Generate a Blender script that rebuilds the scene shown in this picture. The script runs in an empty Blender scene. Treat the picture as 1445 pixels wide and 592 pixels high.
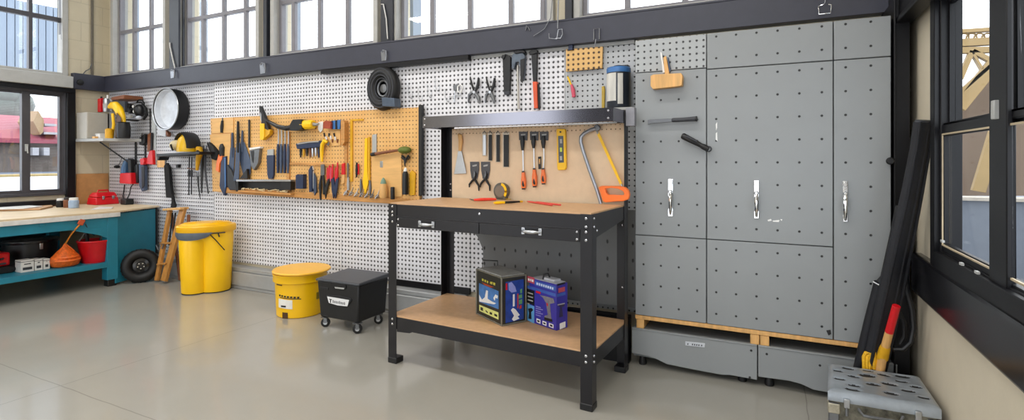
import bpy, bmesh, math, random
from mathutils import Vector as V, Matrix
random.seed(7)
S = bpy.context.scene
COL = S.collection
pi = math.pi
# ---------------------------------------------------------------- camera geometry
FPX, CX, HZ, CAMH = 745.0, 722.5, 225.0, 1.15
YAW = math.atan(365.5 / FPX)
SN, CS = math.sin(YAW), math.cos(YAW)
EYE = V((0, 0, CAMH))


def ray(px, py):
    xr = (px - CX) / FPX
    return V((-SN + CS * xr, CS + SN * xr, -(py - HZ) / FPX))


class Plane:
    """A real plane of the room: a point and the normal that faces the room."""
    def __init__(s, p, n):
        s.p, s.n = V(p), V(n).normalized()

    def at(s, px, py, off=0.0):
        r = ray(px, py)
        p = s.p + s.n * off
        return EYE + r * ((p - EYE).dot(s.n) / r.dot(s.n))

    def scale(s, px, py, off=0.0):          # metres that one pixel spans there
        p = s.at(px, py, off) - EYE
        return p.dot(V((-SN, CS, 0))) / FPX


def PY(y): return Plane((0, y, 0), (0, -1, 0))
def PXl(x): return Plane((x, 0, 0), (1, 0, 0))
def PXr(x): return Plane((x, 0, 0), (-1, 0, 0))
def PZ(z): return Plane((0, 0, z), (0, 0, 1))


# ---------------------------------------------------------------- materials
def lin(h):
    if isinstance(h, str):
        h = h.lstrip('#')
        c = [int(h[i:i + 2], 16) / 255 for i in (0, 2, 4)]
    else:
        c = list(h)
    return tuple(x / 12.92 if x <= 0.04045 else ((x + 0.055) / 1.055) ** 2.4 for x in c) + (1.0,)


MATS = {}


def nd(nt, t, **kw):
    n = nt.nodes.new(t)
    for k, v in kw.items():
        if k in n.inputs:
            n.inputs[k].default_value = v
        else:
            setattr(n, k, v)
    return n


def mat(name, col=None, rough=0.5, metal=0.0, var=0.12, scale=14.0, bump=0.0, bscale=120.0, spec=0.5, stretch=None, col2=None, coat=0.0):
    if name in MATS:
        return MATS[name]
    m = bpy.data.materials.new(name)
    m.use_nodes = True
    nt = m.node_tree
    b = nt.nodes['Principled BSDF']
    b.inputs['Roughness'].default_value = rough
    b.inputs['Metallic'].default_value = metal
    b.inputs['Specular IOR Level'].default_value = spec
    b.inputs['Coat Weight'].default_value = coat
    tc = nd(nt, 'ShaderNodeTexCoord')
    mp = nd(nt, 'ShaderNodeMapping')
    if stretch:
        mp.inputs['Scale'].default_value = stretch
    nt.links.new(tc.outputs['Object'], mp.inputs['Vector'])
    nz = nd(nt, 'ShaderNodeTexNoise', Scale=scale, Detail=5.0, Roughness=0.6)
    nt.links.new(mp.outputs['Vector'], nz.inputs['Vector'])
    rp = nd(nt, 'ShaderNodeValToRGB')
    c = lin(col)
    d = lin(col2) if col2 else tuple(min(1, x * (1 + var)) for x in c[:3]) + (1,)
    lo = c if col2 else tuple(x * (1 - var) for x in c[:3]) + (1,)
    rp.color_ramp.elements[0].position, rp.color_ramp.elements[1].position = 0.32, 0.68
    rp.color_ramp.elements[0].color, rp.color_ramp.elements[1].color = lo, d
    nt.links.new(nz.outputs['Fac'], rp.inputs['Fac'])
    nt.links.new(rp.outputs['Color'], b.inputs['Base Color'])
    if bump:
        n2 = nd(nt, 'ShaderNodeTexNoise', Scale=bscale, Detail=3.0)
        nt.links.new(mp.outputs['Vector'], n2.inputs['Vector'])
        bp = nd(nt, 'ShaderNodeBump', Strength=bump, Distance=0.004)
        nt.links.new(n2.outputs['Fac'], bp.inputs['Height'])
        nt.links.new(bp.outputs['Normal'], b.inputs['Normal'])
    MATS[name] = m
    return m


def mmath(nt, op, a, b=None, c=None):
    n = nt.nodes.new('ShaderNodeMath')
    n.operation = op
    for i, v in enumerate((a, b, c)):
        if v is None:
            continue
        if isinstance(v, (int, float)):
            n.inputs[i].default_value = v
        else:
            nt.links.new(v, n.inputs[i])
    return n.outputs[0]


def hole_mat(name, col, px, pz, r, rough=0.4, hole=(0.02, 0.02, 0.022), metal=0.0, var=0.05, groove=0.0, rz=None, edge=0.25, jit=0.0, col2=None):
    """Painted sheet with a grid of punched round holes, laid out in metres in the UV map."""
    if name in MATS:
        return MATS[name]
    m = mat(name, col, rough, metal, var, 6.0, col2=col2)
    nt = m.node_tree
    b = nt.nodes['Principled BSDF']
    tc = nd(nt, 'ShaderNodeTexCoord')
    uvv = tc.outputs['UV']
    if jit:
        nz = nd(nt, 'ShaderNodeTexNoise', Scale=38.0, Detail=1.0)
        nt.links.new(tc.outputs['UV'], nz.inputs['Vector'])
        vm = nd(nt, 'ShaderNodeVectorMath', operation='SCALE')
        vm.inputs['Scale'].default_value = jit
        s2 = nd(nt, 'ShaderNodeVectorMath', operation='SUBTRACT')
        s2.inputs[1].default_value = (0.5, 0.5, 0.5)
        nt.links.new(nz.outputs['Color'], s2.inputs[0])
        nt.links.new(s2.outputs[0], vm.inputs[0])
        ad = nd(nt, 'ShaderNodeVectorMath', operation='ADD')
        nt.links.new(tc.outputs['UV'], ad.inputs[0])
        nt.links.new(vm.outputs[0], ad.inputs[1])
        uvv = ad.outputs[0]
    sp = nd(nt, 'ShaderNodeSeparateXYZ')
    nt.links.new(uvv, sp.inputs[0])
    fx = mmath(nt, 'SUBTRACT', mmath(nt, 'FRACT', mmath(nt, 'DIVIDE', sp.outputs['X'], px)), 0.5)
    fz = mmath(nt, 'SUBTRACT', mmath(nt, 'FRACT', mmath(nt, 'DIVIDE', sp.outputs['Y'], pz)), 0.5)
    dx = mmath(nt, 'MULTIPLY', fx, px / r)
    dz = mmath(nt, 'MULTIPLY', fz, pz / (rz or r))
    d = mmath(nt, 'SQRT', mmath(nt, 'ADD', mmath(nt, 'MULTIPLY', dx, dx), mmath(nt, 'MULTIPLY', dz, dz)))
    mr = nd(nt, 'ShaderNodeMapRange')
    for k, v in (('From Min', 1 - edge), ('From Max', 1 + edge), ('To Min', 0.0), ('To Max', 1.0)):
        mr.inputs[k].default_value = v
    nt.links.new(d, mr.inputs['Value'])
    fac = mr.outputs[0]
    mx = nd(nt, 'ShaderNodeMix', data_type='RGBA')
    mx.inputs[6].default_value = tuple(hole) + (1,)
    old = b.inputs['Base Color'].links[0].from_socket
    nt.links.new(fac, mx.inputs[0])
    nt.links.new(old, mx.inputs[7])
    out = mx.outputs[2]
    h = fac
    if groove:
        g = mmath(nt, 'ABSOLUTE', fz)
        gr = nd(nt, 'ShaderNodeMapRange')
        for k, v in (('From Min', 0.30), ('From Max', 0.48), ('To Min', 1.0), ('To Max', 1 - groove)):
            gr.inputs[k].default_value = v
        nt.links.new(g, gr.inputs['Value'])
        h = mmath(nt, 'MULTIPLY', fac, gr.outputs[0])
    nt.links.new(out, b.inputs['Base Color'])
    bp = nd(nt, 'ShaderNodeBump', Strength=0.5, Distance=0.006)
    nt.links.new(h, bp.inputs['Height'])
    nt.links.new(bp.outputs['Normal'], b.inputs['Normal'])
    return m


def glass_mat(name, tint=(0.97, 0.99, 1.0), gloss=0.06):
    if name in MATS:
        return MATS[name]
    m = bpy.data.materials.new(name)
    m.use_nodes = True
    nt = m.node_tree
    nt.nodes.remove(nt.nodes['Principled BSDF'])
    t = nd(nt, 'ShaderNodeBsdfTransparent')
    t.inputs['Color'].default_value = tint + (1,)
    g = nd(nt, 'ShaderNodeBsdfGlossy', Roughness=0.02)
    nz = nd(nt, 'ShaderNodeTexNoise', Scale=3.0)
    mr = nd(nt, 'ShaderNodeMapRange')
    mr.inputs['To Min'].default_value = gloss * 0.7
    mr.inputs['To Max'].default_value = gloss * 1.3
    nt.links.new(nz.outputs['Fac'], mr.inputs['Value'])
    mx = nd(nt, 'ShaderNodeMixShader')
    nt.links.new(mr.outputs[0], mx.inputs[0])
    nt.links.new(t.outputs[0], mx.inputs[1])
    nt.links.new(g.outputs[0], mx.inputs[2])
    nt.links.new(mx.outputs[0], nt.nodes['Material Output'].inputs['Surface'])
    MATS[name] = m
    return m


# ---------------------------------------------------------------- mesh builder
def frame_from(z):
    z = V(z).normalized()
    x = z.cross(V((0, 0, 1)))
    if x.length < 1e-4:
        x = V((1, 0, 0))
    x.normalize()
    return x, z.cross(x).normalized(), z


class MB:
    def __init__(s, T=None):
        s.bm = bmesh.new()
        s.mi = 0
        s.T = T

    def v(s, p):
        p = V(p)
        return s.bm.verts.new(s.T @ p if s.T else p)

    def f(s, vs):
        try:
            fc = s.bm.faces.new(vs)
            fc.material_index = s.mi
            return fc
        except ValueError:
            return None

    def box(s, x0, x1, y0, y1, z0, z1):
        return s.hexa([(x0, y0, z0), (x1, y0, z0), (x1, y1, z0), (x0, y1, z0), (x0, y0, z1), (x1, y0, z1), (x1, y1, z1), (x0, y1, z1)])

    def hexa(s, c):
        v = [s.v(p) for p in c]
        for q in ((0, 3, 2, 1), (4, 5, 6, 7), (0, 1, 5, 4), (1, 2, 6, 5), (2, 3, 7, 6), (3, 0, 4, 7)):
            s.f([v[i] for i in q])
        return s

    def rbox(s, c, size, x=(1, 0, 0), z=(0, 0, 1)):
        x = V(x).normalized(); z = V(z).normalized(); y = z.cross(x).normalized(); x = y.cross(z)
        c = V(c); a, b, d = [k / 2 for k in size]
        P = lambda i, j, k: c + x * (a * i) + y * (b * j) + z * (d * k)
        return s.hexa([P(-1, -1, -1), P(1, -1, -1), P(1, 1, -1), P(-1, 1, -1), P(-1, -1, 1), P(1, -1, 1), P(1, 1, 1), P(-1, 1, 1)])

    def bar(s, a, b, w, t, up=(0, 0, 1)):
        """Rectangular bar from a to b, w wide across up, t thick along up."""
        a, b = V(a), V(b)
        d = (b - a)
        z = V(up) - d.normalized() * V(up).dot(d.normalized())
        return s.rbox((a + b) / 2, (d.length, w, t), d, z)

    def prism(s, pts, d):
        pts = [V(p) for p in pts]; d = V(d)
        n = sum(((pts[i] - pts[0]).cross(pts[i + 1] - pts[0]) for i in range(1, len(pts) - 1)), V())
        if n.dot(d) > 0:
            pts = pts[::-1]
        a = [s.v(p) for p in pts]; b = [s.v(p + d) for p in pts]
        k = len(pts)
        s.f(a); s.f(b[::-1])
        for i in range(k):
            s.f([a[i], b[i], b[(i + 1) % k], a[(i + 1) % k]])
        return s

    def ring(s, c, x, y, rx, ry=None, n=12):
        ry = rx if ry is None else ry
        return [s.v(V(c) + x * (rx * math.cos(2 * pi * i / n)) + y * (ry * math.sin(2 * pi * i / n))) for i in range(n)]

    def loft(s, rings, caps=True, closed=False):
        n = len(rings[0])
        for a, b in list(zip(rings, rings[1:])) + ([(rings[-1], rings[0])] if closed else []):
            for i in range(n):
                s.f([a[i], a[(i + 1) % n], b[(i + 1) % n], b[i]])
        if caps and not closed:
            s.f(rings[0][::-1]); s.f(rings[-1])
        return s

    def tube(s, pts, r, n=8, closed=False, flat=1.0, up=None):
        pts = [V(p) for p in pts]
        k = len(pts)
        rr = list(r) if isinstance(r, (list, tuple)) else [r] * k
        rings = []
        prev = None
        for i, p in enumerate(pts):
            if closed:
                t = pts[(i + 1) % k] - pts[i - 1]
            else:
                t = pts[min(i + 1, k - 1)] - pts[max(i - 1, 0)]
            if t.length < 1e-9:
                t = V((0, 0, 1))
            t.normalize()
            if up is not None:
                x = V(up) - t * V(up).dot(t)
            elif prev is None:
                x = frame_from(t)[0]
            else:
                x = prev - t * prev.dot(t)
            if x.length < 1e-6:
                x = frame_from(t)[0]
            x.normalize(); prev = x
            rings.append(s.ring(p, x, t.cross(x), rr[i] * flat, rr[i], n))
        return s.loft(rings, True, closed)

    def lathe(s, prof, o=(0, 0, 0), axis=(0, 0, 1), n=24, sx=1.0, sy=1.0, xdir=None):
        x, y, z = frame_from(axis)
        if xdir is not None:
            x = V(xdir).normalized(); y = z.cross(x)
        o = V(o)
        rings = [s.ring(o + z * h, x, y, max(r, 1e-4) * sx, max(r, 1e-4) * sy, n) for r, h in prof]
        return s.loft(rings)

    def ball(s, c, r, n=14, x=(1, 0, 0), z=(0, 0, 1), m=8, lo=-1.0):
        if isinstance(r, (int, float)):
            r = (r, r, r)
        z = V(z).normalized(); x = V(x); x = (x - z * x.dot(z)).normalized(); y = z.cross(x)
        rings = []
        a0 = math.asin(max(-1, lo)) if lo > -1 else -pi / 2
        for i in range(m + 1):
            a = a0 + (pi / 2 - a0) * i / m
            q = max(math.cos(a), 1e-3)
            rings.append(s.ring(V(c) + z * (r[2] * math.sin(a)), x, y, r[0] * q, r[1] * q, n))
        return s.loft(rings)

    def torus(s, c, axis, R, r, n=28, m=10, sx=1.0, sy=1.0):
        x, y, z = frame_from(axis)
        c = V(c)
        rings = []
        for i in range(n):
            a = 2 * pi * i / n
            d = x * math.cos(a) * sx + y * math.sin(a) * sy
            rings.append(s.ring(c + d * R, d.normalized(), z, r, r, m))
        return s.loft(rings, False, True)

    def done(s):
        bmesh.ops.remove_doubles(s.bm, verts=s.bm.verts, dist=1e-6)
        bmesh.ops.recalc_face_normals(s.bm, faces=s.bm.faces)
        return s.bm


def add_mesh(name, mb, mats, bev=0.0, smooth=35, uv=None, seg=2):
    bm = mb.done()
    me = bpy.data.meshes.new(name)
    if uv is not None:
        lay = bm.loops.layers.uv.new('UVMap')
        (ou, ax), (ow, az) = uv
        for fc in bm.faces:
            for lp in fc.loops:
                lp[lay].uv = (lp.vert.co[ax] - ou, lp.vert.co[az] - ow)
    for fc in bm.faces:
        fc.smooth = True
    bm.to_mesh(me); bm.free()
    me.set_sharp_from_angle(angle=math.radians(smooth))
    for m in (mats if isinstance(mats, (list, tuple)) else [mats]):
        me.materials.append(m)
    o = bpy.data.objects.new(name, me)
    COL.objects.link(o)
    if bev:
        b = o.modifiers.new('soft edges', 'BEVEL')
        b.width = bev; b.segments = seg; b.limit_method = 'ANGLE'; b.angle_limit = math.radians(40)
        b.harden_normals = False
    return o


LABELS = {}


def tagit(o, label, cat, group=None):
    n = len(label.split())
    assert 4 <= n <= 16, (n, label)
    o['label'] = label; o['category'] = cat
    if group:
        o['group'] = group
    else:
        assert label not in LABELS, label
    LABELS[label] = 1


class Thing:
    """An Empty at a thing's base; its parts are built in room coordinates (or in local ones when a pose is given)."""
    def __init__(s, name, label, cat, group=None, pose=None, kind=None):
        s.e = bpy.data.objects.new(name, None)
        s.e.empty_display_size = 0.05
        COL.objects.link(s.e)
        s.pose = pose
        s.parts = []
        s.finished = False
        if kind:
            s.e['kind'] = kind
        else:
            tagit(s.e, label, cat, group)
        THINGS.append(s)

    def part(s, name, mb, mats, bev=0.0, parent=None, label=None, smooth=35, uv=None, seg=2):
        o = add_mesh(name, mb, mats, bev, smooth, uv, seg)
        o.parent = parent or s.e
        if label:
            o['label'] = label
        s.parts.append(o)
        return o

    def finish(s):
        if s.finished:
            return s
        s.finished = True
        if s.pose is not None:
            s.e.matrix_world = s.pose
            return s
        lo = V((1e9,) * 3); hi = V((-1e9,) * 3)
        for o in s.parts:
            for v in o.data.vertices:
                for k in range(3):
                    lo[k] = min(lo[k], v.co[k]); hi[k] = max(hi[k], v.co[k])
        c = V(((lo.x + hi.x) / 2, (lo.y + hi.y) / 2, lo.z))
        s.e.location = c
        for o in s.parts:
            o.data.transform(Matrix.Translation(-c))
        return s


THINGS = []
HUNG_ON = []


def solo(name, mb, mats, label, cat, group=None, bev=0.0, smooth=35, uv=None, kind=None, seg=2):
    o = add_mesh(name, mb, mats, bev, smooth, uv, seg)
    lo = [min(v.co[k] for v in o.data.vertices) for k in range(3)]
    hi = [max(v.co[k] for v in o.data.vertices) for k in range(3)]
    c = V(((lo[0] + hi[0]) / 2, (lo[1] + hi[1]) / 2, lo[2]))
    o.data.transform(Matrix.Translation(-c))
    o.location = c
    if kind:
        o['kind'] = kind
    if label:
        tagit(o, label, cat, group)
    return o


def struct(name, mb, mats, parent=None, bev=0.0, smooth=35, uv=None):
    o = add_mesh(name, mb, mats, bev, smooth, uv)
    if parent:
        o.parent = parent
    else:
        o['kind'] = 'structure'
    return o


def shape(mb, P, sp):
    """Add one solid: outlines and axes are read on plane P, sizes become metres there, depths are real."""
    k = sp[0]
    if k == 'p':                                   # slab: outline, back offset, thickness
        _, pts, off, th = sp
        mb.prism([P.at(x, y, off + th) for x, y in pts], -P.n * th)
    elif k == 'r':                                 # round rod through points, radius in px
        _, pts, off, r = sp[:4]
        q = [P.at(x, y, off) for x, y in pts]
        sc = P.scale(pts[0][0], pts[0][1], off)
        rr = [a * sc for a in r] if isinstance(r, (list, tuple)) else r * sc
        mb.tube(q, rr, n=10, flat=sp[4] if len(sp) > 4 else 1.0, up=P.n)
    elif k == 'c':                                 # closed loop of rod
        _, pts, off, r = sp
        q = [P.at(x, y, off) for x, y in pts]
        mb.tube(q, r * P.scale(pts[0][0], pts[0][1], off), n=8, closed=True, up=P.n)
    elif k == 'd':                                 # disc: centre, radius px, back offset, thickness
        _, c, r, off, th = sp
        a = P.at(c[0], c[1], off); R = r * P.scale(c[0], c[1], off)
        mb.lathe([(R, 0), (R, th)], a, P.n, 28)
    elif k == 'b':                                 # ellipsoid: centre, offset, half sizes in px, half depth in m
        _, c, off, rx, ry, rd = sp
        sc = P.scale(c[0], c[1], off)
        u = V((0, 0, 1)) if abs(P.n.z) < .5 else V((0, 1, 0))
        x = u.cross(P.n)
        mb.ball(P.at(c[0], c[1], off), (rx * sc, rd, ry * sc), x=x, z=u, n=18, m=10)
    elif k == 'o':                                 # ring
        _, c, off, R, r = sp
        sc = P.scale(c[0], c[1], off)
        mb.torus(P.at(c[0], c[1], off), P.n, R * sc, r * sc)


def peg_for(P, parts):
    """The support peg that holds a hung tool on its board, when the tool stands off the surface."""
    best = None
    for pt in parts:
        for sp in pt[2]:
            if sp[0] == 'p':
                n = len(sp[1]); c = (sum(p[0] for p in sp[1]) / n, sum(p[1] for p in sp[1]) / n); lo = sp[2]
            elif sp[0] in 'rc':
                c = sp[1][len(sp[1]) // 2]; r = sp[3][len(sp[1]) // 2] if isinstance(sp[3], (list, tuple)) else sp[3]
                lo = sp[2] - r * P.scale(c[0], c[1], sp[2]) * (sp[4] if len(sp) > 4 else 1)
            elif sp[0] == 'b':
                c = sp[1]; lo = sp[2] - sp[5]
            else:
                continue
            if best is None or lo < best[0]:
                best = (lo, c)
    if best is None or best[0] < .002:
        return None
    c = best[1]
    mb = MB(); mb.tube([P.at(c[0], c[1], best[0] + .004) - P.n * (best[0] + .004), P.at(c[0], c[1], best[0] + .004)], .0028, n=6)
    return mb


def item(name, label, cat, P, parts, group=None, bev=0.0015):
    """A thing made of one or several parts on plane P; parts: (part name, material, [shapes], (sub-parts))."""
    pg = peg_for(P, parts) if any(P is q for q in HUNG_ON) else None
    if len(parts) == 1 and len(parts[0]) == 3 and pg is None:
        mb = MB()
        for sp in parts[0][2]:
            shape(mb, P, sp)
        return solo(name, mb, parts[0][1], label, cat, group, bev)
    t = Thing(name, label, cat, group)
    for pt in parts:
        mb = MB()
        for sp in pt[2]:
            shape(mb, P, sp)
        o = t.part(pt[0], mb, pt[1], bev)
        for sub in (pt[3] if len(pt) > 3 else []):
            m2 = MB()
            for sp in sub[2]:
                shape(m2, P, sp)
            t.part(sub[0], m2, sub[1], bev, parent=o)
    if pg:
        t.part('peg', pg, MATS['worn steel'])
    return t.finish()


def rect(x0, y0, x1, y1):
    return [(x0, y0), (x1, y0), (x1, y1), (x0, y1)]
# ---------------------------------------------------------------- palette
BLACK = mat('black plastic', '#101114', 0.45, var=0.2)
BLACKM = mat('black powder coat', '#131217', 0.34, 0.0, 0.15, bump=0.05, bscale=400)
BLACKF = mat('black fabric', '#0e0f12', 0.85, var=0.3, bump=0.3, bscale=300)
GREYP = mat('blue grey beam paint', '#343643', 0.42, var=0.06)
DKGREY = mat('dark grey plastic', '#34363c', 0.5)
BLUEGREY = mat('blue grey steel', '#46536a', 0.42, 0.3)
NAVY = mat('navy plastic', '#1c2c4c', 0.4)
BLUE = mat('blue plastic', '#3f73b0', 0.4)
STEEL = mat('bright steel', '#b9bcc0', 0.28, 0.9, 0.08)
STEELD = mat('worn steel', '#77797c', 0.4, 0.8, 0.2)
CHROME = mat('chrome', '#e4e6e8', 0.12, 1.0, 0.03)
WHITE = mat('white plastic', '#e6e6e4', 0.4, var=0.04)
LTGREY = mat('light grey paint', '#a9aaa8', 0.4, var=0.05)
RED = mat('red plastic', '#d2151f', 0.32, var=0.08)
REDPALE = mat('faded red plastic', '#cf5a5c', 0.5)
ORANGE = mat('orange plastic', '#f2762c', 0.35, var=0.06)
ORANGEM = mat('orange netting', '#df6414', 0.6, var=0.3, scale=40)
YELLOW = mat('yellow plastic', '#f7c40e', 0.33, var=0.04)
YELLOWB = mat('bin yellow', '#fbc60a', 0.34, var=0.03, scale=3)
MUSTARD = mat('mustard yellow', '#d9a214', 0.5)
BROWN = mat('brown wood', '#7d4a2c', 0.5, var=0.25, stretch=(1, 1, 6))
WOOD = mat('pale pine', '#d9a868', 0.5, var=0.18, scale=5, stretch=(8, 1, 1))
WOODL = mat('birch board', '#e0b06e', 0.55, var=0.1, scale=4, stretch=(1, 1, 9))
PLY = mat('ply strip', '#c08a4c', 0.6, var=0.25, scale=7, stretch=(1, 8, 8))
OAK = mat('ladder oak', '#b9823f', 0.5, var=0.25, scale=8, stretch=(6, 6, 1))
HARD = mat('brown hardboard', '#c49c74', 0.5, var=0.07, scale=30)
HARDBACK = mat('tan hardboard', '#e2c8a8', 0.5, var=0.04, scale=20)
TEAL = mat('teal paint', '#1f7d95', 0.42, var=0.12, scale=5)
RUBBER = mat('tyre rubber', '#0b0b0c', 0.55, var=0.3, bump=0.1, bscale=90)
CARD = mat('card backing', '#4c4d52', 0.5)
CREAM = mat('cream block paint', '#d3c9b4', 0.6, var=0.06, scale=3, bump=0.1, bscale=60)
GREENB = mat('olive rubber', '#5d6a22', 0.6, var=0.3)
PINK = mat('pink red plastic', '#cf5068', 0.5)
GALV = mat('galvanised lid', '#9aa2aa', 0.3, 0.3, 0.2, 6)
CABGREY = '#8d9193'
CAB = mat('cabinet grey', CABGREY, 0.42, 0.0, 0.03, 2.0)


def brick_mat(name, col):
    m = mat(name, col, 0.65, 0, 0.05, 3)
    nt = m.node_tree; b = nt.nodes['Principled BSDF']
    tc = nd(nt, 'ShaderNodeTexCoord')
    br = nd(nt, 'ShaderNodeTexBrick', Scale=1.0)
    br.inputs['Brick Width'].default_value = 0.4; br.inputs['Row Height'].default_value = 0.2
    br.inputs['Mortar Size'].default_value = 0.005; br.inputs['Mortar Smooth'].default_value = 0.6
    br.inputs['Color1'].default_value = (1, 1, 1, 1); br.inputs['Color2'].default_value = (0.95, 0.95, 0.95, 1)
    br.inputs['Mortar'].default_value = (0.35, 0.35, 0.35, 1)
    nt.links.new(tc.outputs['UV'], br.inputs['Vector'])
    bp = nd(nt, 'ShaderNodeBump', Strength=0.35, Distance=0.006)
    nt.links.new(br.outputs['Color'], bp.inputs['Height'])
    nt.links.new(bp.outputs['Normal'], b.inputs['Normal'])
    mx = nd(nt, 'ShaderNodeMix', data_type='RGBA', blend_type='MULTIPLY')
    mx.inputs[0].default_value = 0.22
    old = b.inputs['Base Color'].links[0].from_socket
    nt.links.new(old, mx.inputs[6]); nt.links.new(br.outputs['Color'], mx.inputs[7])
    nt.links.new(mx.outputs[2], b.inputs['Base Color'])
    return m


BLOCK = brick_mat('cream painted block', '#c6bca4')


def floor_mat():
    m = mat('polished concrete', '#a09d94', 0.2, 0, 0.05, 1.1)
    nt = m.node_tree; b = nt.nodes['Principled BSDF']
    b.inputs['Specular IOR Level'].default_value = 0.5
    b.inputs['Coat Weight'].default_value = 0.25; b.inputs['Coat Roughness'].default_value = 0.05
    tc = nd(nt, 'ShaderNodeTexCoord')
    n = nd(nt, 'ShaderNodeTexNoise', Scale=0.9, Detail=6.0)
    nt.links.new(tc.outputs['UV'], n.inputs['Vector'])
    mr = nd(nt, 'ShaderNodeMapRange')
    mr.inputs['To Min'].default_value = 0.10; mr.inputs['To Max'].default_value = 0.30
    nt.links.new(n.outputs['Fac'], mr.inputs['Value'])
    nt.links.new(mr.outputs[0], b.inputs['Roughness'])
    sp = nd(nt, 'ShaderNodeSeparateXYZ'); nt.links.new(tc.outputs['UV'], sp.inputs[0])
    w = nd(nt, 'ShaderNodeTexNoise', Scale=6.0, Detail=2.0); nt.links.new(tc.outputs['UV'], w.inputs['Vector'])
    wob = mmath(nt, 'MULTIPLY', mmath(nt, 'SUBTRACT', w.outputs['Fac'], 0.5), 0.012)

    def line(sock, pos, period):
        a = mmath(nt, 'ADD', mmath(nt, 'SUBTRACT', sock, pos), wob)
        q = mmath(nt, 'ABSOLUTE', mmath(nt, 'SUBTRACT', mmath(nt, 'FRACT', mmath(nt, 'ADD', mmath(nt, 'DIVIDE', a, period), 0.5)), 0.5))
        return mmath(nt, 'LESS_THAN', q, 0.0026 / period)
    l = mmath(nt, 'MAXIMUM', line(sp.outputs['X'], -3.25, 3.4), line(sp.outputs['Y'], 1.40, 4.0))
    mx = nd(nt, 'ShaderNodeMix', data_type='RGBA')
    mx.inputs[7].default_value = (0.20, 0.18, 0.16, 1)
    old = b.inputs['Base Color'].links[0].from_socket
    nt.links.new(mmath(nt, 'MULTIPLY', l, 0.6), mx.inputs[0]); nt.links.new(old, mx.inputs[6])
    nt.links.new(mx.outputs[2], b.inputs['Base Color'])
    return m


FLOORM = floor_mat()
PEG = hole_mat('white pegboard steel', '#dfdfe4', 0.0335, 0.0335, 0.0080, 0.35, jit=0.005, hole=(0.05, 0.05, 0.055))
SLAT = hole_mat('white slatwall steel', '#d2d3d9', 0.0335, 0.036, 0.012, 0.35, groove=0.9, rz=0.0065, hole=(0.12, 0.12, 0.14))
PEGG = hole_mat('grey pegboard steel', '#b4b7ba', 0.0335, 0.0335, 0.0055, 0.4)
WPEG = hole_mat('amber pegboard', '#dba660', 0.031, 0.031, 0.0048, 0.5, hole=(0.16, 0.08, 0.03), var=0.06, col2='#e4b674')
WPEGS = hole_mat('small pine pegboard', '#d9ae6d', 0.034, 0.032, 0.0075, 0.5, hole=(0.06, 0.03, 0.015))
SLOT = hole_mat('slotted grey steel', '#6d6f70', 0.075, 0.1, 0.006, 0.45, rz=0.011)
BPEG = hole_mat('tan pegboard strip', '#e2c8a8', 0.026, 0.026, 0.0035, 0.5, hole=(0.2, 0.13, 0.08))
GLASS = glass_mat('window glass')
FRAMEG = mat('grey window frame', '#77757a', 0.4, var=0.06)
FRAMEL = mat('pale window frame', '#a9a8a4', 0.45, var=0.06)
FRAMED = mat('charcoal window frame', '#46454a', 0.4, var=0.06)
FRAMEB = mat('black window frame', '#0d0d11', 0.4, var=0.15, spec=0.3)
SKY = 2.7
FILLW = 20.0
FILLS = [(-4.8, 1.6), (-2.8, 1.6), (-.8, 1.6), (-4.8, -.8), (-2.8, -.8), (-.8, -.8)]
EXPO = 0.5
# ---------------------------------------------------------------- camera
cam = bpy.data.cameras.new('camera')
cam.sensor_width = 36.0
cam.lens = FPX / 1445 * 36.0
cam.shift_y = -(296 - HZ) / 1445
cam.clip_start = 0.02
co = bpy.data.objects.new('camera', cam)
COL.objects.link(co)
co.location = EYE
co.rotation_euler = (pi / 2, 0, YAW)
S.camera = co

YW, XL, XR, ZC = 3.25, -6.54, 0.60, 3.60
BY, BX = 3.19, -6.48            # faces of the two steel beams
BZ0, BZ1 = 1.886, 2.05
WALLP, LEFTP, RIGHTP = PY(YW), PXl(XL), PXr(XR)


def xw(px, y=YW): return PY(y).at(px, 100).x
def yl(px, x=XL): return PXl(x).at(px, 100).y


# ---------------------------------------------------------------- shell
m = MB(); m.box(XL - .2, XR + .2, -4.2, YW + .2, -0.12, 0)
struct('floor', m, FLOORM, uv=((0, 0), (0, 1)))
m = MB(); m.box(XL - .2, XR + .2, -4.2, YW + .2, ZC, ZC + .12)
struct('ceiling', m, mat('white ceiling paint', '#d8d6d0', 0.7, bump=0.05))

back_win = [(160, 237), (254, 369), (385, 536), (556, 783), (811, 1046)]
spans = [(xw(a), xw(b)) for a, b in back_win]
m = MB()
m.box(XL - .2, XR + .2, YW + .012, YW + .2, 0, BZ1 - .02)
m.box(XL - .2, XR + .2, YW + .012, YW + .2, 3.3, ZC)
e = [XL - .2] + [v for s in spans for v in s] + [XR + .2]
for i in range(0, len(e), 2):
    m.box(e[i], e[i + 1], YW + .012, YW + .2, BZ1 - .02, 3.3)
struct('wall_back', m, BLOCK, uv=((0, 0), (0, 2)))

WY0, WY1 = 1.05, yl(95)
m = MB()
for (y0, y1, z0, z1) in ((-4.2, WY0, 0, ZC), (WY1, YW + .2, 0, ZC), (WY0, WY1, 0, .80), (WY0, WY1, 1.86, 2.0), (WY0, WY1, 3.3, ZC)):
    m.box(XL - .2, XL, y0, y1, z0, z1)
struct('wall_left', m, BLOCK, uv=((0, 1), (0, 2)))
RY0, RY1 = .62, 2.60
m = MB()
for (y0, y1, z0, z1) in ((-4.2, RY0, 0, ZC), (RY1, YW + .2, 0, ZC), (RY0, RY1, 0, .73), (RY0, RY1, 1.80, ZC)):
    m.box(XR, XR + .06, y0, y1, z0, z1)
struct('wall_right', m, CREAM)
m = MB()
for (x0, x1, z0, z1) in ((XL - .2, -6.5, 0, ZC), (-4.4, -2.5, 0, ZC), (-6.5, -4.4, 3.2, ZC), (-2.5, XR + .06, 3.3, ZC)):
    m.box(x0, x1, -4.2, -4.0, z0, z1)
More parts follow.
